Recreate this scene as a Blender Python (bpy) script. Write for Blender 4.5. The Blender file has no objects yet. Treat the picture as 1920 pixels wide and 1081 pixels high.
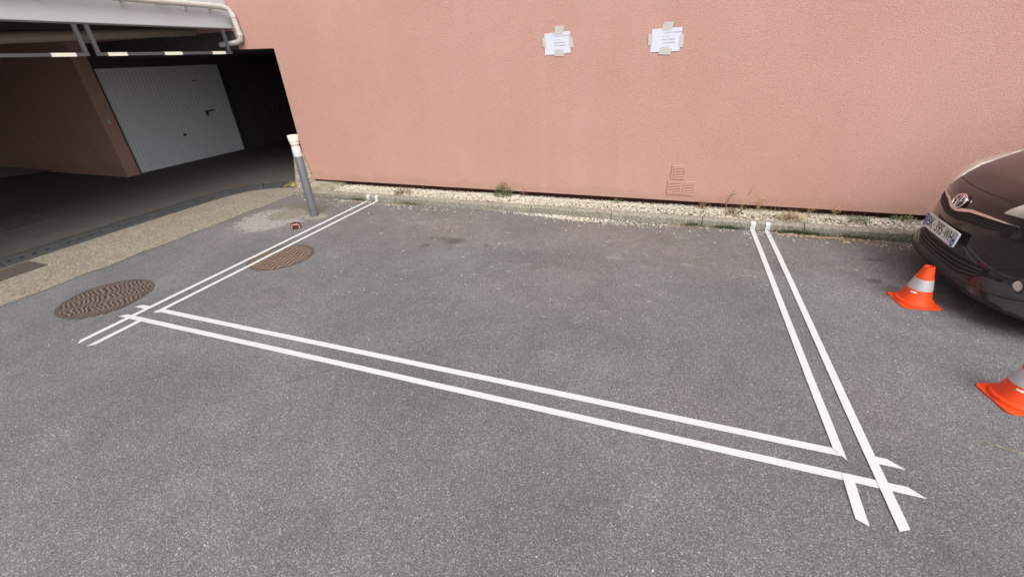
import bpy, bmesh, math, random
import numpy as np
from mathutils import Vector, Matrix
R = math.radians
random.seed(7); rng = np.random.default_rng(7)
S = bpy.context.scene
COL = S.collection

# ------------------------------------------------------------------ camera
cam = bpy.data.cameras.new('camera'); co = bpy.data.objects.new('camera', cam); COL.objects.link(co)
cam.sensor_width = 36.0; cam.lens = 791.5/1920*36.0; cam.clip_start = .05; cam.clip_end = 3000
def cam_matrix(yaw, pit, roll):
    cy, sy = math.cos(yaw), math.sin(yaw)
    F = Vector((sy*math.cos(pit), cy*math.cos(pit), -math.sin(pit)))
    Rt = Vector((cy, -sy, 0)); U = Rt.cross(F)
    c, s = math.cos(roll), math.sin(roll)
    X = Rt*c+U*s; Y = -Rt*s+U*c; Z = -F
    return Matrix((X, Y, Z)).transposed()
m3 = cam_matrix(R(-20.70), R(28.93), R(-2.655))
co.matrix_world = Matrix.Translation((0, 0, 1.82)) @ m3.to_4x4()
S.camera = co

# ------------------------------------------------------------------ sky, sun, exposure
SUN_EL, SUN_AZ = 50, 142          # high soft sun behind the camera, overcast
w = bpy.data.worlds.new('World'); S.world = w; w.use_nodes = True
nt = w.node_tree; nt.nodes.clear()
sky = nt.nodes.new('ShaderNodeTexSky'); sky.sky_type = 'NISHITA'; sky.sun_disc = False
sky.sun_elevation = R(SUN_EL); sky.sun_rotation = R(SUN_AZ); sky.dust_density = 4; sky.air_density = 1.2
hs = nt.nodes.new('ShaderNodeHueSaturation'); hs.inputs['Saturation'].default_value = .30
bg = nt.nodes.new('ShaderNodeBackground'); bg.inputs['Strength'].default_value = .15
wo = nt.nodes.new('ShaderNodeOutputWorld')
nt.links.new(sky.outputs[0], hs.inputs['Color']); nt.links.new(hs.outputs[0], bg.inputs['Color']); nt.links.new(bg.outputs[0], wo.inputs['Surface'])
sl = bpy.data.lights.new('sun', 'SUN'); sl.energy = 1.5; sl.angle = R(45); sl.color = (1, .95, .88)
so = bpy.data.objects.new('sun', sl); COL.objects.link(so)
az, el = R(SUN_AZ), R(SUN_EL)
sd = Vector((math.sin(az)*math.cos(el), math.cos(az)*math.cos(el), math.sin(el)))   # towards the sun
so.rotation_euler = sd.to_track_quat('Z', 'Y').to_euler()
so.location = (0, -3, 12)
S.view_settings.view_transform = 'Standard'; S.view_settings.look = 'None'
S.view_settings.exposure = 0.40; S.view_settings.gamma = 1
S.cycles.max_bounces = 8

# ------------------------------------------------------------------ material helpers
class NT:
    def __init__(s, name):
        s.m = bpy.data.materials.new(name); s.m.use_nodes = True
        s.t = s.m.node_tree; s.b = s.t.nodes['Principled BSDF']
        s.tc = s.t.nodes.new('ShaderNodeTexCoord')
    def n(s, typ, **k):
        x = s.t.nodes.new(typ)
        for a, v in k.items(): setattr(x, a, v)
        return x
    def l(s, a, b): s.t.links.new(a, b)
    def obj(s, scale=(1, 1, 1), loc=(0, 0, 0), rot=(0, 0, 0)):
        mp = s.n('ShaderNodeMapping'); s.l(s.tc.outputs['Object'], mp.inputs[0])
        mp.inputs['Scale'].default_value = scale; mp.inputs['Location'].default_value = loc; mp.inputs['Rotation'].default_value = rot
        return mp.outputs[0]
    def noise(s, scale, detail=4, rough=.55, vec=None, dist=0):
        x = s.n('ShaderNodeTexNoise'); x.inputs['Scale'].default_value = scale; x.inputs['Detail'].default_value = detail
        x.inputs['Roughness'].default_value = rough; x.inputs['Distortion'].default_value = dist
        s.l(vec if vec is not None else s.tc.outputs['Object'], x.inputs['Vector']); return x.outputs[0]
    def vor(s, scale, feature='F1', vec=None, out='Distance', rand=1):
        x = s.n('ShaderNodeTexVoronoi', feature=feature); x.inputs['Scale'].default_value = scale; x.inputs['Randomness'].default_value = rand
        s.l(vec if vec is not None else s.tc.outputs['Object'], x.inputs['Vector']); return x.outputs[out]
    def ramp(s, f, stops, interp='LINEAR'):
        x = s.n('ShaderNodeValToRGB'); x.color_ramp.interpolation = interp
        while len(x.color_ramp.elements) < len(stops): x.color_ramp.elements.new(.5)
        for e, (p, c) in zip(x.color_ramp.elements, stops):
            e.position = p; e.color = (*(c if isinstance(c, (tuple, list)) else (c, c, c)), 1)
        s.l(f, x.inputs[0]); return x.outputs[0]
    def mix(s, f, a, b, mode='MIX'):
        x = s.n('ShaderNodeMix', data_type='RGBA', blend_type=mode)
        for sock, v in ((x.inputs[0], f), (x.inputs[6], a), (x.inputs[7], b)):
            if isinstance(v, (int, float)): sock.default_value = v if sock.type == 'VALUE' else (v, v, v, 1)
            elif isinstance(v, (tuple, list)): sock.default_value = (*v, 1)
            else: s.l(v, sock)
        return x.outputs[2]
    def math(s, op, a, b=0, c=0):
        x = s.n('ShaderNodeMath', operation=op)
        for sock, v in zip(x.inputs, (a, b, c)):
            if isinstance(v, (int, float)): sock.default_value = v
            else: s.l(v, sock)
        return x.outputs[0]
    def spot(s, x, y, r, soft=.5, wob=None, sx=1, sy=1):
        """1 inside a patch of radius r round (x, y), 0 outside, edge broken by noise"""
        v = s.obj(scale=(1/sx, 1/sy, 0), loc=(-x/sx, -y/sy, 0))
        ln = s.n('ShaderNodeVectorMath', operation='LENGTH'); s.l(v, ln.inputs[0])
        d = ln.outputs['Value']
        if wob is not None: d = s.math('ADD', d, s.math('MULTIPLY', s.math('SUBTRACT', wob, .5), r*1.6))
        mr = s.n('ShaderNodeMapRange', interpolation_type='SMOOTHSTEP')
        s.l(d, mr.inputs[0]); mr.inputs[1].default_value = r; mr.inputs[2].default_value = r*(1-soft)
        mr.inputs[3].default_value = 0; mr.inputs[4].default_value = 1
        return mr.outputs[0]
    def col(s, c):
        if isinstance(c, (tuple, list)): s.b.inputs['Base Color'].default_value = (*c, 1)
        else: s.l(c, s.b.inputs['Base Color'])
        return s
    def bump(s, h, strength=.4, dist=.01):
        x = s.n('ShaderNodeBump'); x.inputs['Strength'].default_value = strength; x.inputs['Distance'].default_value = dist
        s.l(h, x.inputs['Height']); s.l(x.outputs[0], s.b.inputs['Normal']); return s
    def set(s, **k):
        for a, v in k.items(): s.b.inputs[a.replace('_', ' ')].default_value = v
        return s

def simple(name, c, rough=.6, metal=0, var=.12, vs=30, bump=0, **k):
    t = NT(name)
    f = t.noise(vs, 5)
    lo = tuple(v*(1-var) for v in c); hi = tuple(min(1, v*(1+var)) for v in c)
    t.col(t.mix(f, lo, hi)); t.set(Roughness=rough, Metallic=metal, **k)
    if bump: t.bump(t.noise(vs*4, 3), bump, .004)
    return t.m

def asphalt():
    t = NT('asphalt')
    cell = t.vor(235, out='Color'); sp = t.n('ShaderNodeSeparateColor'); t.l(cell, sp.inputs[0])
    base = t.ramp(sp.outputs[0], [(0, .04), (.25, .095), (.75, .165), (.92, .29), (1, .46)])
    cell2 = t.vor(120, out='Color'); sp2 = t.n('ShaderNodeSeparateColor'); t.l(cell2, sp2.inputs[0])
    base = t.mix(t.ramp(sp2.outputs[1], [(.982, 0), (.992, .8)]), base, .42)
    base = t.mix(.38, base, t.ramp(t.noise(150, 4, .8), [(.30, .065), (.70, .235)]))
    # broad tone changes of the worn surface
    big = t.noise(.9, 6, .6, dist=.4)
    base = t.mix(1, base, t.ramp(big, [(.32, (.83, .85, .84)), (.5, (1.0, .985, .99)), (.68, (1.15, 1.15, 1.17))]), 'MULTIPLY')
    mid = t.noise(6, 4)
    base = t.mix(1, base, t.ramp(mid, [(.3, .92), (.7, 1.08)]), 'MULTIPLY')
    # browner worn zone nearer the kerb
    sx = t.n('ShaderNodeSeparateXYZ'); t.l(t.tc.outputs['Object'], sx.inputs[0])
    yy = t.math('ADD', sx.outputs[1], t.math('MULTIPLY', t.noise(1.3, 5, vec=t.obj(scale=(.5, 1.5, 1))), 2.4))
    zone = t.n('ShaderNodeMapRange', interpolation_type='SMOOTHSTEP'); t.l(yy, zone.inputs[0])
    zone.inputs[1].default_value = 4.55; zone.inputs[2].default_value = 5.3
    base = t.mix(zone.outputs[0], base, t.mix(1, base, (1.10, 1.03, 1.00), 'MULTIPLY'))
    # pale scuffs
    sc = t.noise(9, 6, .75, vec=t.obj(scale=(.7, 2.2, 1)), dist=1.2)
    scm = t.ramp(sc, [(.60, 0), (.70, 1)])
    scm = t.math('MULTIPLY', scm, t.math('ADD', t.math('MULTIPLY', zone.outputs[0], .75), .07))
    base = t.mix(scm, base, (.36, .34, .32))
    # oil spots and broader faint dark patches, one under the car's front
    wob = t.noise(7, 3)
    for x, y, r, a, ex, ey in ((-2.17, 3.95, .17, .6, 1.5, .8), (-2.42, 3.77, .10, .5, 1.2, .8), (-2.45, 3.98, .08, .35, 1.4, .7), (-1.75, 3.92, .08, .45, 1, 1),
                       (-1.2, 3.75, .55, .22, 1.6, .5), (1.95, 4.5, .10, .5, 1.5, .7), (1.80, 4.02, .08, .55, 1, 1), (1.90, 3.93, .07, .55, 1, 1), (.6, 3.3, .5, .12, 1, 1.3),
                       (2.9, 3.6, .9, .25, 1.5, .9)):
        base = t.mix(t.math('MULTIPLY', t.spot(x, y, r, .8, wob, ex, ey), a), base, (.035, .033, .032))
    # pale powdery patch
    pm = t.math('MULTIPLY', t.spot(-3.15, .70, .24, .95, wob, 1, 1), t.ramp(t.noise(70, 3, .8), [(.50, 0), (.66, .6)]))
    base = t.mix(pm, base, (.5, .52, .55))
    for x, y, r in ((-4.35, 3.62, .2), (-2.6, 4.4, .35), (-3.0, 4.45, .3), (.9, 3.9, .25), (1.9, 4.45, .4)):
        pm = t.math('MULTIPLY', t.spot(x, y, r, .95, wob, 1.4, .8), t.ramp(t.noise(24, 4, .8, dist=1), [(.52, 0), (.62, .45)]))
        base = t.mix(pm, base, (.42, .41, .40))
    # worn cement and moss round the cover behind the bollard, and the collar at the bollard foot
    wob2 = t.noise(9, 5, .75, dist=.5)
    cm = t.spot(-4.96, 4.07, .66, .25, wob2, .74, .80)
    cmn = t.math('MULTIPLY', cm, t.ramp(t.noise(34, 4, .8), [(.38, .0), (.60, 1)]))
    base = t.mix(cmn, base, t.mix(t.noise(40, 3, .7), (.28, .272, .245), (.54, .53, .495)))
    base = t.mix(t.math('MULTIPLY', t.spot(-4.85, 4.55, .42, .7, wob2, 1.1, .7), .75), base, (.15, .135, .085))
    base = t.mix(t.math('MULTIPLY', t.spot(-4.45, 4.30, .19, .35, wob2, 1.1, .8), .8), base, (.30, .29, .22))
    # hairline crack
    cr = t.vor(1.4, 'DISTANCE_TO_EDGE', vec=t.mix(.06, t.tc.outputs['Object'], t.noise(5, 4)))
    crm = t.math('MULTIPLY', t.ramp(cr, [(.0, 1), (.010, 0)]), t.spot(-2.2, 1.4, .65, .6))
    base = t.mix(t.math('MULTIPLY', crm, .38), base, (.03, .03, .03))
    tone = t.noise(.55, 3, .5, vec=t.obj(loc=(3, 1, 0)))
    base = t.mix(1, base, t.ramp(tone, [(.4, (.94, .985, 1.01)), (.6, (1.0, .98, .99))]), 'MULTIPLY')
    for x, y, r, a, ex, ey in ((-1.6, 1.75, .5, .16, 1.6, .7), (-.3, 1.15, .5, .13, 1, 1.2), (-1.3, .75, .25, .2, 1.3, .6), (.2, .8, .35, .15, 1, .6), (-1.0, 2.6, 1.0, .10, 1.7, .35), (1.6, 1.2, .6, .12, 1, 1)):
        base = t.mix(t.math('MULTIPLY', t.spot(x, y, r, .9, wob, ex, ey), a), base, (.055, .050, .048))
    t.col(base).set(Roughness=.82)
    h = t.math('ADD', t.math('MULTIPLY', t.vor(125), -1), t.math('MULTIPLY', t.noise(220, 3, .7), .9))
    t.bump(h, .5, .005)
    return t.m

def stucco():
    t = NT('pink_render')
    b = t.noise(1.1, 5, .6)
    c = t.mix(b, (.505, .280, .232), (.590, .355, .305))
    c = t.mix(1, c, t.ramp(t.noise(80, 4, .8, vec=t.obj(scale=(1, 1, 1.9))), [(.28, .78), (.72, 1.15)]), 'MULTIPLY')
    # grime towards the foot of the wall and faint drips
    sx = t.n('ShaderNodeSeparateXYZ'); t.l(t.tc.outputs['Object'], sx.inputs[0])
    g = t.math('SUBTRACT', sx.outputs[2], t.math('MULTIPLY', t.noise(3, 5, vec=t.obj(scale=(1, 1, .4))), .35))
    gm = t.ramp(g, [(0.0, .35), (.07, 0)])
    c = t.mix(gm, c, (.36, .235, .17))
    dr = t.ramp(t.noise(3.2, 4, vec=t.obj(scale=(1, 1, .12))), [(.52, 0), (.78, .16)])
    c = t.mix(dr, c, (.46, .238, .195))
    c = t.mix(1, c, t.ramp(t.noise(.35, 3, .5), [(.35, (.99, .965, .955)), (.65, (1.03, 1.02, 1.02))]), 'MULTIPLY')
    sc = t.ramp(t.noise(14, 5, .8, vec=t.obj(scale=(1, 1, .5), rot=(0, .6, 0)), dist=.6), [(.73, 0), (.77, .45)])
    c = t.mix(sc, c, (.34, .15, .12))
    st_ = t.ramp(t.noise(2.2, 5, .65, vec=t.obj(scale=(1, 1, .05), loc=(4, 0, 0))), [(.50, 0), (.66, .08)])
    c = t.mix(st_, c, (.62, .43, .38))
    t.col(c).set(Roughness=.92)
    h = t.math('ADD', t.noise(95, 4, .75, vec=t.obj(scale=(1, 1, 1.9))), t.math('MULTIPLY', t.vor(78, 'SMOOTH_F1', vec=t.obj(scale=(1, 1, 1.6))), .8))
    t.bump(h, .5, .008)
    return t.m

def concrete(name, lo, hi, moss=.0, agg=0, scale=20, rough=.9, mossy=(.14, .15, .06)):
    t = NT(name)
    c = t.mix(t.noise(scale*.12, 6, .65), lo, hi)
    c = t.mix(1, c, t.ramp(t.noise(scale*5, 3, .7), [(.3, .8), (.7, 1.2)]), 'MULTIPLY')
    if agg:
        sp = t.n('ShaderNodeSeparateColor'); t.l(t.vor(agg, out='Color'), sp.inputs[0])
        c = t.mix(1, c, t.ramp(sp.outputs[0], [(0, .62), (.5, .95), (1, 1.45)]), 'MULTIPLY')
    if moss:
        c = t.mix(t.ramp(t.noise(5, 6, .7), [(.62-moss*.4, 0), (.78-moss*.4, .8)]), c, mossy)
    t.col(c).set(Roughness=rough)
    t.bump(t.noise(scale*4, 4, .7), .5, .006)
    return t.m

M = {}
M['asphalt'] = asphalt()
M['stucco'] = stucco()
M['drive'] = concrete('driveway_asphalt', (.06, .056, .052), (.105, .098, .09), agg=110)
M['strip'] = concrete('gutter_concrete', (.205, .182, .142), (.305, .272, .218), agg=70, moss=.12, mossy=(.19, .18, .12))
M['kerb'] = concrete('kerb_concrete', (.20, .182, .145), (.34, .315, .26), moss=.14, agg=90, mossy=(.13, .13, .075))
M['mossy'] = concrete('mossy_concrete', (.28, .26, .19), (.40, .38, .31), moss=.5, mossy=(.16, .18, .07))
M['soil'] = concrete('gravel_bed', (.17, .14, .105), (.28, .24, .18))
M['plinth'] = simple('shaded_plinth', (.055, .018, .016), .9)  # shadow of the gap under the wall is put into this colour
M['fascia'] = simple('white_painted_fascia', (.51, .545, .575), .7, var=.05, vs=3, bump=.1)
M['soffit'] = simple('dark_soffit', (.075, .070, .062), .95, vs=4, var=.3)  # mottled dark tone shared by the ceiling, passage and garage walls
M['beam'] = simple('soffit_beam', (.11, .075, .06), .9, vs=5, var=.25)
M['greyp'] = simple('grey_plastic_pipe', (.52, .525, .50), .45, var=.08, vs=6)
M['duct'] = simple('old_pipe', (.24, .225, .19), .6, vs=6)
M['bar'] = simple('grey_steel_bar', (.10, .105, .11), .5, .3, var=.2)
M['reflect'] = simple('pale_reflector', (.80, .80, .70), .4, var=.04)
M['door'] = simple('white_sheet_door', (.74, .76, .79), .45, var=.07, vs=3)
M['doorframe'] = simple('dark_green_frame', (.05, .065, .06), .6)
M['black'] = simple('black_plastic', (.018, .018, .019), .5)
M['rubber'] = simple('black_rubber', (.043, .047, .050), .75, var=.35, vs=12, bump=.3)
def ry():
    t = NT('worn_yellow_rubber'); c = t.mix(t.ramp(t.noise(17, 5, .7), [(.46, 0), (.58, 1)]), (.045, .045, .035), t.mix(t.noise(60, 3), (.30, .21, .05), (.50, .40, .13)))
    t.col(c).set(Roughness=.8); t.bump(t.noise(40, 4), .5, .006); return t.m
M['ryellow'] = ry()
M['iron'] = None
M['tape'] = None

def tape_mat():
    t = NT('white_masking_tape')
    c = t.mix(t.noise(8, 5, .6), (.60, .635, .65), (.69, .715, .725))
    c = t.mix(t.ramp(t.noise(120, 3, .8), [(.62, 0), (.80, .45)]), c, (.48, .49, .49))
    t.col(c).set(Roughness=.6, Alpha=.90); t.bump(t.noise(120, 3, .7), .4, .004); return t.m
M['tape'] = tape_mat()
def iron_mat(name, c, dust, per, amp, yper, rot, bendy=.03):
    """cast iron cover with raised wavy ribs"""
    t = NT(name)
    v = t.obj(rot=(0, 0, rot))
    sx = t.n('ShaderNodeSeparateXYZ'); t.l(v, sx.inputs[0])
    ph = t.math('MULTIPLY', t.math('SINE', t.math('MULTIPLY', sx.outputs[1], 2*math.pi/yper)), amp)
    bend = t.math('MULTIPLY', t.math('SUBTRACT', t.noise(4, 2), .5), bendy)
    s_ = t.math('SINE', t.math('MULTIPLY', t.math('ADD', t.math('ADD', sx.outputs[0], bend), ph), 2*math.pi/per))
    h = t.ramp(t.math('ADD', t.math('MULTIPLY', s_, .5), .5), [(.35, 0), (.62, 1)])
    cc = t.mix(h, tuple(v*.27 for v in c), c)
    cc = t.mix(1, cc, t.ramp(t.noise(25, 5, .7), [(.3, .75), (.7, 1.3)]), 'MULTIPLY')
    cc = t.mix(t.ramp(t.noise(12, 5, .7), [(.58, 0), (.75, dust)]), cc, (.30, .27, .23))
    t.col(cc).set(Roughness=.65, Metallic=.15); t.bump(h, .9, .012); return t.m
M['iron'] = iron_mat('cast_iron_wavy', (.20, .155, .130), .35, .036, .018, .19, -.5, .12)
M['iron2'] = iron_mat('cast_iron_wavy_rusty', (.26, .19, .14), .4, .062, .022, .155, .12, .02)
M['iron3'] = iron_mat('cast_iron_dusty', (.40, .37, .31), .95, .045, .012, .2, .9, .05)
M['ironrim'] = simple('iron_rim', (.11, .085, .072), .7, .2, var=.35, vs=25, bump=.4)
M['patch'] = concrete('cement_patch', (.30, .28, .23), (.55, .52, .46), agg=75)
def grate_mat():
    t = NT('checker_grate')
    b = t.n('ShaderNodeTexChecker'); b.inputs['Scale'].default_value = 38; t.l(t.obj(rot=(0, 0, .78)), b.inputs['Vector'])
    c = t.mix(b.outputs['Fac'], (.035, .03, .026), (.13, .11, .092))
    t.col(t.mix(t.ramp(t.noise(14, 4), [(.5, 0), (.7, .5)]), c, (.15, .12, .09))).set(Roughness=.7); t.bump(b.outputs['Fac'], .6, .006); return t.m
M['grate'] = grate_mat()
def pebble_mat():
    t = NT('cream_pebbles')
    sp = t.n('ShaderNodeSeparateColor'); t.l(t.vor(55, out='Color'), sp.inputs[0])
    c = t.ramp(sp.outputs[0], [(0, (.28, .235, .18)), (.25, (.49, .435, .35)), (.7, (.64, .59, .50)), (1, (.74, .71, .65))])
    t.col(c).set(Roughness=.85); return t.m
M['pebble'] = pebble_mat()
def orange():
    t = NT('orange_cone_plastic'); c = t.mix(t.noise(9, 4), (.86, .062, .008), (.95, .085, .012))
    c = t.mix(t.ramp(t.noise(45, 5, .75), [(.58, 0), (.70, .40)]), c, (.50, .10, .045))
    t.col(c).set(Roughness=.42); return t.m
M['orange'] = orange()
M['band'] = simple('silver_reflective_band', (.55, .53, .55), .35, .25, var=.08, vs=20)
M['white'] = simple('white_label', (.85, .80, .78), .5, var=.02)
M['post'] = simple('grey_painted_post', (.135, .140, .155), .5, .1, var=.12, vs=12)
M['postwhite'] = simple('white_collar', (.74, .76, .80), .4, var=.05, vs=10)
M['cream'] = simple('cream_cap', (.78, .72, .58), .45, var=.1, vs=14)
M['pebbledash'] = concrete('pebbledash_stone', (.30, .255, .21), (.46, .40, .33), agg=60)
M['vent'] = simple('pink_vent_plastic', (.60, .335, .27), .5, var=.06, vs=10)
M['ventdark'] = simple('vent_recess', (.10, .045, .035), .8)
M['paper'] = simple('white_paper', (.66, .69, .79), .6, var=.03, vs=4)
M['ptape'] = simple('paper_masking_tape', (.55, .52, .475), .6, var=.06, vs=9)
M['ink'] = simple('grey_ink', (.16, .16, .18), .8, var=.02)
M['leaf'] = simple('weed_leaf', (.075, .15, .045), .6, var=.5, vs=40)
M['leaf2'] = simple('sapling_leaf', (.10, .24, .045), .5, var=.3, vs=30)
M['dry'] = simple('dry_grass', (.36, .27, .14), .8, var=.3, vs=30)
M['dead'] = simple('dead_weed_brown', (.20, .125, .075), .85, var=.4, vs=30)
M['flower'] = simple('yellow_flower', (.85, .62, .06), .6, var=.1)
M['grass'] = simple('kerb_grass', (.12, .16, .055), .7, var=.5, vs=30)
M['litter'] = simple('leaf_litter', (.42, .29, .18), .85, var=.45, vs=22)
M['maroon'] = simple('dark_maroon_shell', (.085, .020, .014), .45, var=.3, vs=30)
M['strap'] = simple('pale_pink_strap', (.60, .38, .31), .6)

def paint_mat():
    t = NT('dark_metallic_paint')
    fl = t.noise(900, 2, .9)
    t.set(**{'Specular_IOR_Level': .35}); t.col(t.mix(fl, (.013, .009, .0095), (.030, .021, .022))).set(Metallic=.15, Roughness=.30, Coat_Weight=.75, Coat_Roughness=.03)
    return t.m
M['paint'] = paint_mat()
M['grille'] = simple('black_grille', (.008, .009, .010), .7)
M['trim'] = simple('satin_black_trim', (.03, .032, .034), .42)
M['chrome'] = simple('chrome', (.78, .74, .76), .12, 1.0, var=.02)
M['lens'] = None
def lens_mat():
    t = NT('headlamp_lens')
    c = t.mix(t.vor(14, vec=t.obj(scale=(1, 1, .4))), (.72, .68, .58), (.40, .38, .33))
    t.col(c).set(Roughness=.12, Metallic=.1, Coat_Weight=1.0, Coat_Roughness=.02); return t.m
M['lens'] = lens_mat()
M['foglens'] = simple('fog_lamp_lens', (.66, .62, .55), .2, .2, var=.15, vs=60, Coat_Weight=1.0)
M['glass'] = simple('tinted_car_glass', (.02, .024, .026), .05, var=.02, Coat_Weight=1.0)
M['tyre'] = simple('tyre_rubber', (.02, .02, .02), .8)
M['rim'] = simple('alloy_rim', (.45, .45, .46), .3, .9, var=.05)
M['platew'] = simple('plate_white', (.74, .76, .72), .35, var=.03)
M['plateb'] = simple('plate_blue', (.035, .11, .52), .35, var=.03)
M['platel'] = simple('plate_light_blue', (.40, .50, .82), .35, var=.1, vs=90)
M['plateblk'] = simple('plate_black', (.02, .02, .02), .4)
M['roofing'] = simple('roof_edge', (.4, .4, .4), .7)

# ------------------------------------------------------------------ mesh helpers
class MB:
    def __init__(s): s.v = []; s.f = []; s.mi = []
    def add(s, vs, fs, mi=0):
        o = len(s.v); s.v += [tuple(v) for v in vs]; s.f += [tuple(i+o for i in f) for f in fs]; s.mi += [mi]*len(fs); return s
    def box(s, x0, x1, y0, y1, z0, z1, mi=0):
        v = [(x, y, z) for z in (z0, z1) for y in (y0, y1) for x in (x0, x1)]
        return s.add(v, [(0, 2, 3, 1), (4, 5, 7, 6), (0, 1, 5, 4), (2, 6, 7, 3), (0, 4, 6, 2), (1, 3, 7, 5)], mi)
    def prism(s, poly, z0, z1, mi=0):
        n = len(poly)
        a = sum(poly[i][0]*poly[(i+1) % n][1]-poly[(i+1) % n][0]*poly[i][1] for i in range(n))
        if a < 0: poly = poly[::-1]
        v = [(x, y, z0) for x, y in poly]+[(x, y, z1) for x, y in poly]
        f = [tuple(range(n-1, -1, -1)), tuple(range(n, 2*n))]+[(i, (i+1) % n, n+(i+1) % n, n+i) for i in range(n)]
        return s.add(v, f, mi)
    def lathe(s, prof, seg=32, c=(0, 0), rot=0, mi=0, cap=True, sq=None):
        n = len(prof); v = []
        for r, z in prof:
            for k in range(seg):
                a = 2*math.pi*k/seg+rot; ca, sa = math.cos(a), math.sin(a)
                q = 1 if sq is None else 1/((abs(ca)**sq+abs(sa)**sq)**(1/sq))
                v.append((c[0]+r*ca*q, c[1]+r*sa*q, z))
        f = [(i*seg+k, i*seg+(k+1) % seg, (i+1)*seg+(k+1) % seg, (i+1)*seg+k) for i in range(n-1) for k in range(seg)]
        if cap: f += [tuple(range(seg-1, -1, -1)), tuple((n-1)*seg+k for k in range(seg))]
        return s.add(v, f, mi)
    def tube(s, pts, r, seg=12, mi=0, cap=True):
        pts = [Vector(p) for p in pts]; n = len(pts); rr = r if isinstance(r, (list, tuple)) else [r]*n; v = []
        up = Vector((0, 0, 1)); t0 = (pts[1]-pts[0]).normalized()
        if abs(t0.dot(up)) > .9: up = Vector((0, 1, 0))
        u = t0.cross(up).normalized()
        for i, p in enumerate(pts):
            t = ((pts[min(i+1, n-1)]-pts[max(i-1, 0)])).normalized()
            u = (u-t*u.dot(t)).normalized(); w_ = t.cross(u)
            for k in range(seg):
                a = 2*math.pi*k/seg; v.append(p+u*(rr[i]*math.cos(a))+w_*(rr[i]*math.sin(a)))
        f = [(i*seg+k, i*seg+(k+1) % seg, (i+1)*seg+(k+1) % seg, (i+1)*seg+k) for i in range(n-1) for k in range(seg)]
        if cap: f += [tuple(range(seg-1, -1, -1)), tuple((n-1)*seg+k for k in range(seg))]
        return s.add(v, f, mi)
    def build(s, name, mats, parent=None, smooth=False, bevel=0, angle=35):
        me = bpy.data.meshes.new(name); me.from_pydata(s.v, [], s.f)
        if not isinstance(mats, (list, tuple)): mats = [mats]
        for m in mats: me.materials.append(m)
        if len(mats) > 1: me.polygons.foreach_set('material_index', s.mi)
        if bevel:
            bm = bmesh.new(); bm.from_mesh(me)
            bmesh.ops.remove_doubles(bm, verts=bm.verts, dist=1e-5)
            bmesh.ops.recalc_face_normals(bm, faces=bm.faces)
            ed = [e for e in bm.edges if len(e.link_faces) == 2 and e.calc_face_angle(0) > R(30)]
            bmesh.ops.bevel(bm, geom=ed, offset=bevel, segments=2, affect='EDGES', profile=.6)
            bm.to_mesh(me); bm.free()
        if smooth:
            me.polygons.foreach_set('use_smooth', [True]*len(me.polygons))
            try: me.set_sharp_from_angle(angle=R(angle))
            except Exception: pass
        me.update()
        o = bpy.data.objects.new(name, me); COL.objects.link(o)
        if parent: o.parent = parent
        return o
def tag(o, label=None, cat=None, group=None, kind=None):
    if label: o['label'] = label
    if cat: o['category'] = cat
    if group: o['group'] = group
    if kind: o['kind'] = kind
    return o
def thing(name, label, cat, loc=(0, 0, 0), rz=0, group=None):
    o = bpy.data.objects.new(name, None); COL.objects.link(o); o.empty_display_size = .1
    o.location = loc; o.rotation_euler = (0, 0, rz)
    return tag(o, label, cat, group)
def copy_tree(o, parent=None):
    c = o.copy(); COL.objects.link(c); c.parent = parent
    for ch in [x for x in o.children]: copy_tree(ch, c)
    return c
def text_mb(body, size, font_scale_x=1.0, bold=0):
    """flat lettering as vertices in the xy plane, centred; returns (verts, faces)"""
    cu = bpy.data.curves.new('lettering', 'FONT'); cu.body = body; cu.size = size; cu.align_x = 'CENTER'; cu.align_y = 'CENTER'; cu.offset = bold
    o = bpy.data.objects.new('lettering', cu); COL.objects.link(o)
    dg = bpy.context.evaluated_depsgraph_get(); me = bpy.data.meshes.new_from_object(o.evaluated_get(dg))
    vs = [(v.co.x*font_scale_x, v.co.y, 0) for v in me.vertices]; fs = [tuple(p.vertices) for p in me.polygons]
    bpy.data.objects.remove(o); bpy.data.meshes.remove(me); bpy.data.curves.remove(cu)
    return vs, fs

# ------------------------------------------------------------------ ground
g = MB()
g.add([(-300, -300, 0), (300, -300, 0), (300, 300, 0), (-300, 300, 0)], [(0, 1, 2, 3)])
tag(g.build('ground', M['asphalt']), kind='structure')
rp = MB()                                                   # concrete gutter strip, sheet above the asphalt with a slightly ragged edge
xs = []
n = 60
for i in range(n+1):
    y = -6+i*(11.2/n); xs.append((-5.57+.012*math.sin(i*1.7)+.01*math.sin(i*4.1), y))
rp.add([(-6.72, y, .004) for x, y in xs]+[(x, y, .004) for x, y in xs], [(i, n+1+i, n+2+i, i+1) for i in range(n)])
rp.add([(-6.72, 5.2, .004), (-5.56, 5.2, .004), (-5.5, 5.45, .0045), (-5.8, 5.62, .004), (-6.72, 5.62, .004)], [(0, 1, 2, 3, 4)])
tag(rp.build('gutter_pavement', M['strip']), kind='structure')
dv = MB(); dv.add([(-22, -6, .004), (-6.72, -6, .004), (-6.72, 16, .004), (-22, 16, .004)], [(0, 1, 2, 3)])
dv.add([(-6.72, 5.62, .004), (-5.72, 5.62, .004), (-5.72, 16, .004), (-6.72, 16, .004)], [(0, 1, 2, 3)])
tag(dv.build('driveway', M['drive']), kind='structure')
lr = MB(); lr.add([(-17, 4.1, .008), (-13.1, 4.75, .008), (-12.5, 5.1, .04), (-12.5, 5.352, .05), (-17, 5.352, .05)], [(0, 1, 2, 3, 4)])
tag(lr.build('pavement', M['kerb']), kind='structure')

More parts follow.
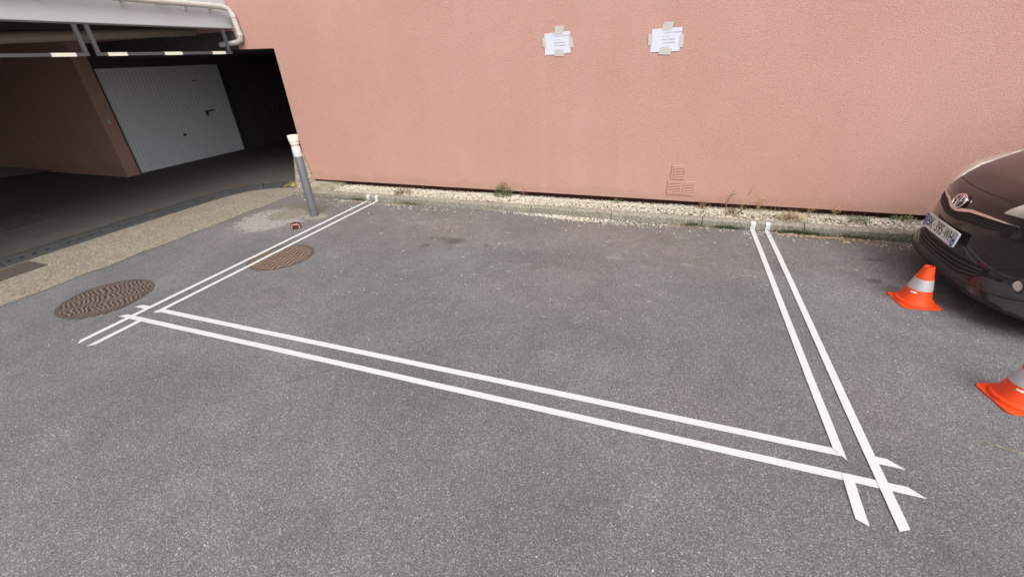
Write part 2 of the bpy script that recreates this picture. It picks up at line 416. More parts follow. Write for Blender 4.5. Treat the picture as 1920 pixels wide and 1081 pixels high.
# kerb: stones about a metre long with open joints
kb = MB(); x = -5.54
joints = [-5.54, -4.68, -3.66, -2.62, -1.60, -.57, .46, 1.48, 2.5, 3.5, 4.5, 5.5, 6.5]
for a, b in zip(joints[:-1], joints[1:]):
    dz = random.uniform(-.004, .004); dy = random.uniform(-.004, .004)
    prof = [(5.06+dy, -.02), (5.064+dy, .068+dz), (5.085+dy, .082+dz), (5.175, .082+dz), (5.178, -.02)]
    n = 14; vs = []
    for i in range(n+1):
        xx = a+.005+(b-a-.010)*i/n
        for (yy, zz) in prof: vs.append((xx, yy+random.uniform(-.0025, .0025), zz+(random.uniform(-.002, .002) if zz > 0 else 0)))
    k = len(prof)
    fs = [(i*k+j, (i+1)*k+j, (i+1)*k+j+1, i*k+j+1) for i in range(n) for j in range(k-1)]
    fs += [tuple(range(k)), tuple(n*k+j for j in range(k-1, -1, -1))]
    kb.add(vs, fs)
tag(kb.build('kerb', M['kerb'], smooth=True, angle=40), kind='structure')
gb = MB(); gb.add([(-5.0, 5.17, .060), (7, 5.17, .060), (7, 5.85, .022), (-5.0, 5.85, .022)], [(0, 1, 2, 3)])
tag(gb.build('gravel_bed_ground', M['soil']), kind='structure')
mc = MB(); mc.prism([(-5.53, 5.17), (-4.98, 5.17), (-5.03, 5.4), (-5.0, 5.7), (-5.62, 5.7), (-5.66, 5.42)], .0, .078)
tag(mc.build('mossy_concrete_ground', M['mossy'], bevel=.006), kind='structure')

# pebbles of the bed and those spilt on the asphalt: uncountable
def pebbles(name, pts, sizes, mat):
    t = (1+5**.5)/2
    ico = np.array([(-1, t, 0), (1, t, 0), (-1, -t, 0), (1, -t, 0), (0, -1, t), (0, 1, t), (0, -1, -t), (0, 1, -t), (t, 0, -1), (t, 0, 1), (-t, 0, -1), (-t, 0, 1)])/math.sqrt(1+t*t)
    F = np.array([(0, 11, 5), (0, 5, 1), (0, 1, 7), (0, 7, 10), (0, 10, 11), (1, 5, 9), (5, 11, 4), (11, 10, 2), (10, 7, 6), (7, 1, 8), (3, 9, 4), (3, 4, 2), (3, 2, 6), (3, 6, 8), (3, 8, 9), (4, 9, 5), (2, 4, 11), (6, 2, 10), (8, 6, 7), (9, 8, 1)])
    N = len(pts); a = rng.uniform(0, 2*np.pi, N)
    sc = np.stack([sizes*rng.uniform(.8, 1.4, N), sizes*rng.uniform(.6, 1., N), sizes*rng.uniform(.45, .75, N)], 1)
    V = ico[None]*sc[:, None]*rng.uniform(.85, 1.15, (N, 12, 1))
    tl = rng.uniform(-.5, .5, N); ct, st = np.cos(tl), np.sin(tl)
    V = np.stack([V[..., 0]*ct[:, None]-V[..., 2]*st[:, None], V[..., 1], V[..., 0]*st[:, None]+V[..., 2]*ct[:, None]], -1)
    ca, sa = np.cos(a), np.sin(a)
    V = np.stack([V[..., 0]*ca[:, None]-V[..., 1]*sa[:, None], V[..., 0]*sa[:, None]+V[..., 1]*ca[:, None], V[..., 2]], -1)+pts[:, None]
    V = V.reshape(-1, 3); FF = (F[None]+12*np.arange(N)[:, None, None]).reshape(-1, 3)
    me = bpy.data.meshes.new(name); me.vertices.add(len(V)); me.vertices.foreach_set('co', V.ravel())
    me.loops.add(FF.size); me.loops.foreach_set('vertex_index', FF.ravel().astype(np.int32))
    me.polygons.add(len(FF)); me.polygons.foreach_set('loop_start', np.arange(0, FF.size, 3, dtype=np.int32)); me.polygons.foreach_set('loop_total', np.full(len(FF), 3, dtype=np.int32))
    me.materials.append(mat); me.update(); me.validate()
    o = bpy.data.objects.new(name, me); COL.objects.link(o); return o
N = 24000
px_ = rng.uniform(-5.0, 3.6, N); py_ = rng.uniform(5.18, 5.80, N)
keep = ~((px_ < -4.85) & (rng.random(N) < .7))
px_, py_ = px_[keep], py_[keep]; N = len(px_)
hump = .012*np.sin(px_*2.1)+.008*np.sin(px_*5.3+1)
pz = .066+np.maximum(0, hump)*.4+.008*np.exp(-((py_-5.35)/.14)**2)-.032*np.clip((py_-5.45)/.17, 0, 1)+rng.uniform(-.004, .006, N)
o = pebbles('gravel', np.stack([px_, py_, pz], 1), rng.uniform(.0065, .0135, N), M['pebble']); tag(o, 'cream pebbles filling the strip between kerb and pink wall', 'gravel', kind='stuff')
cl = []
for cx, cy, sx_, sy_, n in ((-1.35, 5.0, .22, .03, 260), (-.95, 4.965, .18, .04, 260), (-1.7, 5.03, .3, .015, 60), (-.45, 4.94, .25, .05, 130), (-.2, 4.99, .4, .03, 50), (-4.55, 4.97, .3, .05, 60), (-4.3, 4.75, .3, .1, 26), (.0, 4.9, 1.4, .15, 70), (-3.3, 4.93, .4, .04, 60), (2.0, 4.9, .5, .06, 80), (1.2, 4.98, .4, .03, 60)):
    q = rng.normal(0, 1, (n, 2))*(sx_, sy_)+(cx, cy); q = q[q[:, 1] < 5.052]; cl.append(q)
q = np.concatenate(cl); q = q[~((abs(q[:, 0]+.0) > 9))]
o = pebbles('spilt_gravel', np.concatenate([q, np.full((len(q), 1), .005)], 1), rng.uniform(.006, .0125, len(q)), M['pebble']); tag(o, 'cream pebbles spilt on the asphalt along the foot of the kerb', 'gravel', kind='stuff')
# single grit grains on the asphalt
n = 420; q = np.stack([rng.uniform(-5, 3.2, n), rng.uniform(.2, 4.9, n), np.full(n, .003)], 1)
o = pebbles('grit', q, rng.uniform(.002, .0048, n), M['pebble']); tag(o, 'pale grit grains scattered over the asphalt', 'grit', kind='stuff')

# ------------------------------------------------------------------ pink building
YW = 5.62
pb = thing('pink_building', 'pink rendered building wall behind the gravel strip, with the dark passage at its left', 'building', (-5.71, YW, 0))
def P(o, parent): o.parent = parent; o.matrix_parent_inverse = Matrix.Translation(-Vector(parent.location)); return o
wl = MB()
wl.prism([(0, 0), (0, 1)], 0, 1) if False else None
poly = [(-5.71, .112), (14, .112), (14, 7.5), (-9.6, 7.5), (-9.6, 2.30), (-6.40, 2.30), (-6.40, 2.06), (-5.72, 2.045)]
def xz_prism(mb, poly, y0, y1):
    n = len(poly); v = [(x, y0, z) for x, z in poly]+[(x, y1, z) for x, z in poly]
    f = [tuple(range(n)), tuple(range(2*n-1, n-1, -1))]+[(i, n+i, n+(i+1) % n, (i+1) % n) for i in range(n)]
    return mb.add(v, f)
xz_prism(wl, poly, YW, YW+.28)
o = wl.build('wall', M['stucco']); P(o, pb)
pl = MB(); pl.box(-5.6, 14, YW+.07, YW+.27, -.02, .111); P(pl.build('plinth', M['plinth']), pb)
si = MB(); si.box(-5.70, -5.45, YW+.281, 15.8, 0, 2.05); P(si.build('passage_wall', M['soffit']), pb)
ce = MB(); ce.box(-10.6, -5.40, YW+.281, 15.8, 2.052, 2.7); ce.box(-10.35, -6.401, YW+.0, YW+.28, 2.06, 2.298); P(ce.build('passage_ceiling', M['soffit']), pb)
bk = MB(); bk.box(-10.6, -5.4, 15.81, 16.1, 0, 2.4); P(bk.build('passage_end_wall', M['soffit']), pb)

mk = MB(); mk.tube([(.990, YW-.001, .335), (.978, YW-.001, .275), (.955, YW-.001, .215)], [.001, .003, .001], 5); P(mk.build('wall_scratch', M['ventdark']), pb)
# air vents
def vent(label, x0, x1, z0, z1, cells):
    t = thing('air_vent', label, 'vent', ((x0+x1)/2, YW, z0), group='pink air vents on the wall')
    f = MB(); W = (x1-x0)/2; H = z1-z0; e = .014
    f.box(-W, W, -.012, -.001, 0, e); f.box(-W, W, -.012, -.001, H-e, H)
    f.box(-W, -W+e, -.012, -.001, e, H-e); f.box(W-e, W, -.012, -.001, e, H-e)
    if cells == 2: f.box(-.010, .010, -.012, -.001, e, H-e)
    f.build('frame', M['vent'], t, bevel=.002)
    b = MB(); b.box(-W+e, W-e, -.004, -.0005, e, H-e); b.build('backing', M['ventdark'], t)
    spans = [(-W+e, W-e)] if cells == 1 else [(-W+e, -.010), (.010, W-e)]
    for a, b_ in spans:
        s_ = MB(); n = 7
        for i in range(n):
            z = e+(H-2*e)*(i+.5)/n
            s_.add([(a+.002, -.005, z+.006), (b_-.002, -.005, z+.006), (b_-.002, -.014, z-.002), (a+.002, -.014, z-.002),
                    (a+.002, -.005, z+.003), (b_-.002, -.005, z+.003), (b_-.002, -.014, z-.005), (a+.002, -.014, z-.005)],
                   [(0, 3, 2, 1), (4, 5, 6, 7), (3, 7, 6, 2), (0, 1, 5, 4), (0, 4, 7, 3), (1, 2, 6, 5)])
        s_.build('louvre', M['vent'], t)
vent('smaller single pink louvred vent sitting above the double one', .064, .226, .384, .549, 1)
vent('wider double pink louvred vent low on the wall, below the single one', .037, .356, .192, .360, 2)

# taped notices
def notice(label, corners, tapes, lines, tilt):
    c = np.mean(corners, 0)
    t = thing('paper_notice', label, 'notice', (c[0], YW-.004, c[1]), group='white notices taped to the pink wall')
    def flat(name, poly, y, th, mat):
        mb = MB(); q = [(x-c[0], z-c[1]) for x, z in poly]
        a = sum(q[i][0]*q[(i+1) % len(q)][1]-q[(i+1) % len(q)][0]*q[i][1] for i in range(len(q)))
        if a < 0: q = q[::-1]
        xz_prism(mb, q, y-th, y); return mb.build(name, mat, t)
    flat('sheet', corners, 0, .0015, M['paper'])
    for tp in tapes: flat('tape_piece', tp, -.002, .0008, M['ptape'])
    for s_, size, x, z in lines:
        tx = MB(); vs, fs = text_mb(s_, size)
        xm = min(v[0] for v in vs); ct, st = math.cos(tilt), math.sin(tilt)
        q = [(v[0]-xm+x, v[1]+z) for v in vs]
        tx.add([(a*ct-b*st, -.0022, a*st+b*ct) for a, b in q], fs)
        tx.build('lettering', M['ink'], t)
L = [('LE TRES STATIONNEMENT', .0165, -.03, .068), ('N° 47 - 21', .0165, -.035, .033), ('EMPLACEMENT', .0185, -.035, .002), ('CETTE SEMAINE', .0185, -.035, -.028), ('merci d\'avance', .014, -.04, -.068)]
notice('white notice sheet taped to the wall, left of the two', [(-1.564, 2.017), (-1.257, 2.033), (-1.245, 1.811), (-1.558, 1.796)],
       [[(-1.442, 2.09), (-1.326, 2.09), (-1.34, 2.028), (-1.342, 2.0), (-1.465, 1.998), (-1.465, 2.031), (-1.438, 2.031)], [(-1.593, 1.981), (-1.555, 1.965), (-1.535, 1.879), (-1.582, 1.88)],
        [(-1.275, 1.985), (-1.228, 1.959), (-1.206, 1.861), (-1.262, 1.868)], [(-1.439, 1.845), (-1.335, 1.85), (-1.322, 1.777), (-1.439, 1.781)]], L, .05)
notice('white notice sheet taped to the wall, right of the two and nearer the vents', [(-.344, 2.0), (-.032, 2.004), (-.033, 1.782), (-.342, 1.778)],
       [[(-.221, 2.063), (-.122, 2.056), (-.138, 2.02), (-.136, 1.985), (-.235, 1.98), (-.246, 2.01)], [(-.38, 1.965), (-.33, 1.945), (-.33, 1.845), (-.372, 1.845)],
        [(-.05, 1.935), (-.007, 1.937), (-.003, 1.815), (-.05, 1.818)], [(-.242, 1.815), (-.115, 1.81), (-.124, 1.747), (-.25, 1.755)]], L, .01)

# ------------------------------------------------------------------ white wing over the driveway
wg = thing('white_wing_building', 'white fronted upper storey over the open garage driveway, at the left of the pink wall', 'building', (-6.4, 0, 0))
XF = -6.40
fa = MB(); fa.box(XF-.22, XF, -6, YW-.001, 2.33, 7.0); P(fa.build('front_wall', M['fascia'], bevel=.008), wg)
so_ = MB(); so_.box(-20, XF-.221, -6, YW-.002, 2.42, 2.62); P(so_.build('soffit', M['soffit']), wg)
iw = MB(); iw.box(-16.5, -10.052, 5.36, 5.60, 0, 2.419); P(iw.build('inner_wall', M['stucco']), wg)
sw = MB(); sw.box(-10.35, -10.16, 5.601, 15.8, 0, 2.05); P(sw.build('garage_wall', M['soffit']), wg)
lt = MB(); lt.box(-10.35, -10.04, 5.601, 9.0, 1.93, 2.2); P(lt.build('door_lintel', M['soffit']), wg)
ew = MB(); ew.box(-20, XF-.23, -6.2, -5.9, 0, 2.42); ew.box(-20.2, -20, -6, 3.2, 0, 2.42); P(ew.build('unseen_end_wall', M['stucco']), wg)  # unseen walls, added to keep the driveway under the wing dark
# garage door
gd = MB()
y0, y1, z0, z1 = 5.64, 8.12, .012, 1.90
nr = 34; prof = []
for i in range(nr):
    a = y0+(y1-y0)*i/nr; b = y0+(y1-y0)*(i+1)/nr; w_ = b-a
    prof += [(a, 0), (a+w_*.72, 0), (a+w_*.80, -.006), (a+w_*.92, -.006)]
prof.append((y1, 0))
vs = [(-10.1+d, y, z) for z in (z0, z1) for y, d in prof]; k = len(prof)
gd.add(vs, [(i, i+1, k+i+1, k+i) for i in range(k-1)])
gd.box(-10.15, -10.11, y0, y1, z0, z1)
od = P(gd.build('garage_door', M['door']), wg)
def sub(mb, name, mat, parent, **kw):
    o = mb.build(name, mat, parent, **kw); o.matrix_parent_inverse = parent.matrix_world.inverted() if False else Matrix(); return o
def world_sub(mb, name, mat, parent, **kw):      # geometry given in world coordinates, parent itself sits at identity below a shifted empty
    return mb.build(name, mat, parent, **kw)
fr = MB(); fr.box(-10.12, -10.07, 5.602, 5.638, 0, 1.93); fr.box(-10.12, -10.07, 8.122, 8.16, 0, 1.93); fr.box(-10.12, -10.07, 5.638, 8.122, 1.901, 1.93)
fr.build('door_frame', M['doorframe'], od)
hd = MB(); hd.box(-10.1, -10.075, 7.46, 7.50, .88, .99); hd.tube([(-10.09, 7.48, .975), (-10.05, 7.48, .975), (-10.045, 7.64, .985)], .013, 8); hd.build('handle', M['black'], od)
lk = MB(); lk.lathe([(.03, 0), (.03, .02), (.012, .03)], 12); lk.v = [(-10.1+z, 6.80+x, .57+y) for x, y, z in lk.v]; lk.build('lock', M['black'], od)
lk = MB(); lk.box(-10.1, -10.085, 7.40, 7.52, 1.60, 1.612); lk.build('hinge_slot', M['black'], od)
# light switch box on the reveal
sb = MB(); sb.box(-10.052, -10.02, 5.44, 5.50, .98, 1.06); sb.v = [(x+.0, y, z) for x, y, z in sb.v]; P(sb.build('switch_box', M['greyp'], bevel=.004), wg)
# pipe along the front and down the pink wall
pp = MB(); r = .036
run = [(XF+.075, -6, 2.66), (XF+.075, 3.0, 2.595), (XF+.075, 5.33, 2.590), (XF+.085, 5.45, 2.588), (XF+.105, 5.53, 2.565), (XF+.13, 5.56, 2.51), (XF+.14, 5.565, 2.40), (XF+.16, 5.565, 2.23), (XF+.14, 5.565, 2.175), (XF+.09, 5.56, 2.15), (XF+.0, 5.56, 2.14), (XF-.28, 5.56, 2.13)]
pp.tube(run, r, 16); opipe = P(pp.build('rain_pipe', M['greyp'], smooth=True), wg)
for a, b in (((XF+.075, 2.98, 2.596), (XF+.075, 3.10, 2.5955)), ((XF+.075, 4.55, 2.593), (XF+.075, 4.67, 2.592)), ((XF+.128, 5.558, 2.51), (XF+.137, 5.563, 2.455)), ((XF+.155, 5.565, 2.27), (XF+.16, 5.565, 2.225))):
    pj = MB(); pj.tube([a, b], r+.006, 16); pj.build('pipe_socket', M['greyp'], opipe, smooth=True)
for y in (3.35, 4.15, 4.95, 5.3):
    c = MB(); c.tube([(XF+.075, y-.012, 2.593), (XF+.075, y+.012, 2.593)], r+.004, 16); c.box(XF, XF+.05, y-.01, y+.01, 2.52, 2.57); c.build('pipe_clip', M['greyp'], opipe)
du = MB(); du.tube([(-7.2, 1.6, 2.13), (-7.2, 5.60, 2.335)], .06, 12); P(du.build('ceiling_pipe', M['duct'], smooth=True), wg)
du = MB(); du.tube([(-7.9, .2, 2.14), (-7.9, 5.34, 2.37)], .035, 12); P(du.build('ceiling_pipe', M['beam'], smooth=True), wg)

# height limit bars hanging from the front wall
def height_bar(label, ya, yb, hangs, tapes):
    t = thing('height_barrier', label, 'height bar', (XF, (ya+yb)/2, 2.0), group='height bars hanging from the white front'); yc = (ya+yb)/2
    b = MB(); b.box(-.018, .018, ya-yc, yb-yc, 0, .034); b.build('bar', M['bar'], t, bevel=.003)
    for y in hangs:
        h = MB(); h.box(-.018, .018, y-yc-.018, y-yc+.018, .0345, .31); h.box(-.035, -.018, y-yc-.01, y-yc+.01, .24, .29); h.build('hanger', M['bar'], t, bevel=.003)
    for a, c in tapes:
        s_ = MB(); s_.box(-.0195, .0195, a-yc, c-yc, -.0015, .0355); s_.build('reflector_strip', M['reflect'], t)
height_bar('grey hanging height bar running out of the picture at the left', 1.4, 3.60, (1.45, 3.58), ((1.75, 2.0), (2.5, 2.75), (3.24, 3.47)))
height_bar('grey hanging height bar with three pale strips nearer the pink wall', 3.68, 5.47, (3.70, 5.43), ((3.79, 4.0), (4.455, 4.69), (5.14, 5.35)))

# ------------------------------------------------------------------ rubber ramp segments, grates, covers
path = [Vector(p) for p in ((-6.70, 1.0, 0), (-6.70, 1.98, 0), (-6.705, 2.6, 0), (-6.70, 3.2, 0), (-6.68, 3.85, 0), (-6.66, 4.5, 0), (-6.58, 4.92, 0), (-6.38, 5.20, 0), (-6.10, 5.36, 0), (-5.84, 5.44, 0))]
def smooth_path(P_, n=14):
    out = []
    for i in range(len(P_)-1):
        p0, p1, p2, p3 = P_[max(i-1, 0)], P_[i], P_[i+1], P_[min(i+2, len(P_)-1)]
        for k in range(n):
            t = k/n; out.append(.5*((2*p1)+(-p0+p2)*t+(2*p0-5*p1+4*p2-p3)*t*t+(-p0+3*p1-3*p2+p3)*t**3))
    return out+[P_[-1]]
sp_ = smooth_path(path)
cum = [0]
for a, b in zip(sp_[:-1], sp_[1:]): cum.append(cum[-1]+(b-a).length)
def at_len(s):
    s = max(0, min(cum[-1], s)); i = max(0, min(len(cum)-2, int(np.searchsorted(cum, s))-1)); t = (s-cum[i])/(cum[i+1]-cum[i]); return sp_[i].lerp(sp_[i+1], t), (sp_[i+1]-sp_[i]).normalized()
lens = []; s0 = 0
total = cum[-1]
cuts = [0, .5, 1.06, 1.62, 2.18, 2.74, 3.3, 3.86, 4.3, 4.62, 4.86, total]
words = ['first', 'second', 'third', 'fourth', 'fifth', 'sixth', 'seventh', 'eighth']
for i, (a, b) in enumerate(zip(cuts[:-1], cuts[1:])):
    yel = (i == 9)
    mid, tg = at_len((a+b)/2)
    if yel: lab = 'short worn yellow rubber ramp segment near the guard stone'
    elif i == 10: lab = 'black rubber ramp segment between the yellow one and the guard stone'
    else: lab = 'black rubber ramp segment, %s along the driveway edge counting away from the yellow one' % words[7-i] if i != 8 else 'black rubber ramp segment touching the yellow one on its driveway side'
    t = thing('ramp_segment', lab, 'rubber ramp', mid, group='rubber ramp segments laid along the driveway edge')
    mb = MB(); n = 6; prof = [(0, .006), (.012, .018), (.13, .052), (.17, .056), (.27, .048), (.31, .006)]; vs = []
    for k in range(n+1):
        p, tt = at_len(a+.004+(b-a-.008)*k/n); nn = Vector((-tt.y, tt.x, 0))
        for d, z in prof: vs.append(p+nn*d+Vector((0, 0, z))-mid)
    m_ = len(prof)
    fs = [(k*m_+j, (k+1)*m_+j, (k+1)*m_+j+1, k*m_+j+1) for k in range(n) for j in range(m_-1)]+[tuple(range(m_)), tuple(n*m_+j for j in range(m_-1, -1, -1))]
    fs += [(k*m_, k*m_+m_-1, (k+1)*m_+m_-1, (k+1)*m_) for k in range(n)]
    mb.add(vs, fs); mb.build('slope', M['ryellow'] if yel else M['rubber'], t)
    if not yel:
        for q in np.arange(a+.07, b-.04, .115):
            p, tt = at_len(q); nn = Vector((-tt.y, tt.x, 0))
            c = p+nn*.075+Vector((0, 0, .0372))-mid; e1 = tt*.021; e2 = (nn*.962+Vector((0, 0, .277))).normalized()*.017
            vs = [c+e1*math.cos(x)+e2*math.sin(x) for x in np.linspace(0, 2*math.pi, 10, endpoint=False)]
            st = MB(); st.add(vs, [tuple(range(10))]); st.build('stud_hole', M['black'], t)

def sheet_thing(name, label, cat, poly, z, mat, rimw=.02, group=None):
    c = np.mean(poly, 0); t = thing(name, label, cat, (c[0], c[1], 0), group=group)
    q = [(x-c[0], y-c[1]) for x, y in poly]
    r_ = MB(); r_.prism(q, .0, z); r_.build('frame', M['ironrim'], t)
    f = 1-rimw/np.mean([np.linalg.norm(v) for v in q]); r_ = MB(); r_.prism([(x*f, y*f) for x, y in q], z*.5, z+.003); r_.build('plate', mat, t)
sheet_thing('drain_grate', 'dark chequered drain grate in the beige gutter strip at the left edge', 'grate', [(-6.665, 1.55), (-6.29, 1.55), (-6.29, 2.235), (-6.665, 2.235)], .008, M['grate'], group='grates in the driveway')
sheet_thing('drain_grate', 'dark grate on the driveway just behind the rubber ramp at the left edge', 'grate', [(-7.9, 1.75), (-7.08, 1.75), (-7.08, 2.385), (-7.9, 2.385)], .008, M['grate'], group='grates in the driveway')
sheet_thing('drain_grate', 'dark grate deeper under the white wing, further from the rubber ramp', 'grate', [(-9.1, 2.3), (-8.25, 2.3), (-8.25, 3.37), (-9.1, 3.37)], .008, M['grate'], group='grates in the driveway')

def manhole(label, x, y, r, mat, rz=0, rim='ironrim'):
    t = thing('manhole_cover', label, 'manhole cover', (x, y, 0), rz, group='round manhole covers')
    c = MB(); c.lathe([(r-.022, .0005), (r-.022, .0022), (r-.026, .0028)], 64); c.build('lid', mat, t)
    q = MB()
    v = []; n = 80
    for k in range(n):
        a = 2*math.pi*k/n
        for rr, z in ((r-.017, .0005), (r-.017, .0036), (r+.008, .0036), (r+.011, .0005)): v.append((rr*math.cos(a), rr*math.sin(a), z))
    q.add(v, [(k*4+j, k*4+j+1, ((k+1) % n)*4+j+1, ((k+1) % n)*4+j) for k in range(n) for j in range(3)])
    if rim: q.build('rim', M[rim], t)
    return t
mh = manhole('brown cast iron cover beside the left corner of the taped rectangle', -4.755, 1.925, .352, M['iron'], R(20))
cr = MB(); pts = []
for k in range(26):                                             # crumbled mortar on the near side of the lid
    a = R(-95+105*k/25); pts.append((a, .341+random.uniform(0, .006)))
for k in range(25, -1, -1):
    a = R(-95+105*k/25); pts.append((a, .341+.045*math.sin(math.pi*k/25)*random.uniform(.5, 1.3)+.006))
cr.prism([(rr*math.cos(a-R(20)), rr*math.sin(a-R(20))) for a, rr in pts], .001, .0135); cr.build('mortar_edge', M['ironrim'], mh)
manhole('rusty cast iron cover crossed by the two left tape lines', -3.83, 3.085, .325, M['iron2'], R(-15))
manhole('dusty cement stained cover behind the bollard', -4.90, 4.25, .27, M['iron3'], R(-15), None)
# ------------------------------------------------------------------ white tape lines on the asphalt
def tape(label, p, q, wd, za, ends=(0, 0), up=None, wav=0):
    """p, q: centre points at the two ends; ends: skew of each cut"""
    p = Vector((*p, 0)); q = Vector((*q, 0)); t = (q-p).normalized(); n_ = Vector((-t.y, t.x, 0)); L = (q-p).length
    n = max(4, int(L/.12)); vs = []; mb = MB()
    ph = random.uniform(0, 6)
    for i in range(n+1):
        s = i/n; off = wav*math.sin(ph+s*5)*min(1, 6*s)*min(1, 6*(1-s)); j0 = random.uniform(-.0006, .0006)
        sk = ends[0]*(1-s)**40 if s < .5 else ends[1]*s**40
        if i == 0: sk = ends[0]
        if i == n: sk = ends[1]
        for side in (-1, 1):
            c = p+t*(L*s)+n_*(off+side*wd/2+j0)+t*(sk*side if i in (0, n) else 0)
            vs.append((c.x, c.y, za))
    m_ = len(vs)
    top = vs; bot = [(x, y, za-.0016) for x, y, z in vs]
    mb.add(top+bot, [(2*i, 2*i+2, 2*i+3, 2*i+1) for i in range(n)]+[(2*i, m_+2*i, m_+2*i+2, 2*i+2) for i in range(n)]+[(2*i+1, 2*i+3, m_+2*i+3, m_+2*i+1) for i in range(n)]
           + [(0, 1, m_+1, m_), (m_-2, 2*m_-2, 2*m_-1, m_-1)])
    c0 = (p+q)/2
    if up:                                            # the end at q climbs the kerb face and folds on its top
        x0, x1 = q.x-wd/2, q.x+wd/2; y = q.y; k = .0022
        a = [(x0, y-.001, za), (x1, y-.001, za)]; rows = [(5.053, .004), (5.0555, .02), (5.0575, .066), (5.080, .0865), (5.080+up, .0875)]
        vv = []
        for yy, zz in rows:
            vv += [(x0+random.uniform(-.002, .001), yy, zz), (x1+random.uniform(-.001, .002), yy, zz)]
        mb.add(vv, [(2*i, 2*i+1, 2*i+3, 2*i+2) for i in range(len(rows)-1)])
    mb.v = [(x-c0.x, y-c0.y, z) for x, y, z in mb.v]
    o = mb.build('tape_line', M['tape']); o.location = (c0.x, c0.y, 0)
    return tag(o, label, 'tape', 'white tape lines laid out on the asphalt')
TW = .045
tape('long white tape line on the left side, outer of the pair and nearer the bollard', (-4.135, 1.375), (-4.135, 5.053), TW, .0066, (.02, 0), up=.022, wav=.002)
tape('long white tape line on the left side, inner of the pair', (-3.985, 1.86), (-3.985, 5.053), TW, .0066, (-.01, 0), up=.022, wav=.003)
tape('short white tape tail at the left front corner beside the outer left line', (-3.985, 1.372), (-3.985, 1.75), TW, .0066, (-.015, .0))
tape('long front white tape line, outer of the pair and nearest the camera', (-4.235, 1.750), (1.262, 1.751), TW, .0040, (.02, -.027), wav=.002)
tape('long front white tape line, inner of the pair, between the two inner corners', (-4.01, 1.903), (1.016, 1.902), TW, .0040, (.02, .0), wav=.002)
tape('tiny white tape stub left of the outer left line, beside the brown manhole cover', (-4.272, 1.900), (-4.158, 1.902), TW, .0040, (.02, 0))
tape('short white tape piece crossing the outer right line near the right front corner', (1.115, 1.903), (1.235, 1.903), TW, .0040, (0, -.03))
tape('long white tape line on the right side, inner of the pair', (1.000, 1.885), (.985, 5.053), TW, .0066, (.03, 0), up=.022, wav=.002)
tape('short white tape tail at the right front corner, left of the outer right line', (.985, 1.512), (.996, 1.765), TW, .0066, (.01, 0))
tape('long white tape line on the right side, outer of the pair and nearer the cones', (1.137, 1.525), (1.132, 5.053), TW, .0066, (-.012, 0), up=.022, wav=.003)

# ------------------------------------------------------------------ bollard, guard stone, small case
bo = thing('bollard', 'grey post bollard with white collar and cream cap, standing in front of the passage', 'bollard', (-4.47, 4.31, 0))
b = MB(); b.lathe([(.052, -.01), (.052, .79), (.050, .793)], 32); b.build('post', M['post'], bo, smooth=True)
b = MB(); b.lathe([(.0515, .7935), (.0535, .797), (.0535, .90), (.049, .905)], 32); b.build('collar', M['postwhite'], bo, smooth=True)
b = MB(); b.lathe([(.040, .9055), (.052, .907), (.052, .915), (.036, .919), (.042, .926), (.053, .940), (.057, .955), (.054, .968), (.050, .974), (.060, .977), (.0655, 1.046), (.062, 1.051), (.056, 1.048)], 32); b.build('cap', M['cream'], bo, smooth=True, angle=50)
gs = MB(); gs.lathe([(.150, .0), (.145, .08), (.075, .50), (.060, .545), (.03, .56)], 24, sq=3.0, rot=0)
gs.v = [(x+random.uniform(-.003, .003), y+random.uniform(-.003, .003), z) for x, y, z in gs.v]
o = gs.build('guard_stone', M['pebbledash'], smooth=True, angle=60); o.location = (-5.735, 5.545, 0)
tag(o, 'tapering pebbledash guard stone at the left corner of the pink wall', 'guard stone')
tm = thing('small_case', 'small dark maroon case with a pale strap lying beside the bollard', 'case', (-4.345, 3.845, .004), R(40))
b = MB(); b.box(-.058, .058, -.035, .035, 0, .068); b.build('shell', M['maroon'], tm, bevel=.014, smooth=True)
b = MB(); b.tube([(-.044, -.038, .002), (-.044, -.038, .045), (-.036, -.037, .058), (.036, -.037, .058), (.044, -.038, .045), (.044, -.038, .002)], .0055, 8); b.build('strap', M['strap'], tm, smooth=True)
b = MB(); b.lathe([(.014, .0665), (.014, .076), (.009, .082)], 12); b.build('knob', M['black'], tm, smooth=True)

# ------------------------------------------------------------------ traffic cones
def cone_r(z): return .100+(.031-.100)*(z-.032)/(.305-.032)
def make_cone():
    t = thing('traffic_cone', 'small orange traffic cone with silver band standing beside the dark car', 'traffic cone', (1.955, 3.712, 0), R(8), 'small orange traffic cones')
    a = .128; ch = .022
    b = MB(); pts = [(a, -a+ch), (a, a-ch), (a-ch, a), (-a+ch, a), (-a, a-ch), (-a, -a+ch), (-a+ch, -a), (a-ch, -a)]
    b.prism(pts, 0, .010); b.build('base_plate', M['orange'], t, bevel=.003)
    b = MB(); b.lathe([(.119, .0105), (.119, .026), (.115, .031), (cone_r(.032)+.003, .032), (cone_r(.040), .042), (cone_r(.128), .128)], 48, cap=False)
    b.lathe([(cone_r(.207), .207), (cone_r(.305), .305), (.024, .306), (.023, .25)], 48, cap=False); b.build('cone_body', M['orange'], t, smooth=True, angle=40)
    b = MB(); b.lathe([(cone_r(.126), .1265), (cone_r(.126)+.0018, .127), (cone_r(.209)+.0018, .209), (cone_r(.209), .2095)], 48, cap=False); b.build('reflective_band', M['band'], t, smooth=True)
    b = MB(); 
    for z0_, z1_, c0, c1 in ((.103, .115, R(205), R(232)),):
        n = 6; vs = []
        for k in range(n+1):
            an = c0+(c1-c0)*k/n
            for z in (z0_, z1_): rr = cone_r(z)+.0012; vs.append((rr*math.cos(an), rr*math.sin(an), z))
        b.add(vs, [(2*k, 2*k+2, 2*k+3, 2*k+1) for k in range(n)])
    b.build('white_sticker', M['white'], t)
    return t
c1 = make_cone()
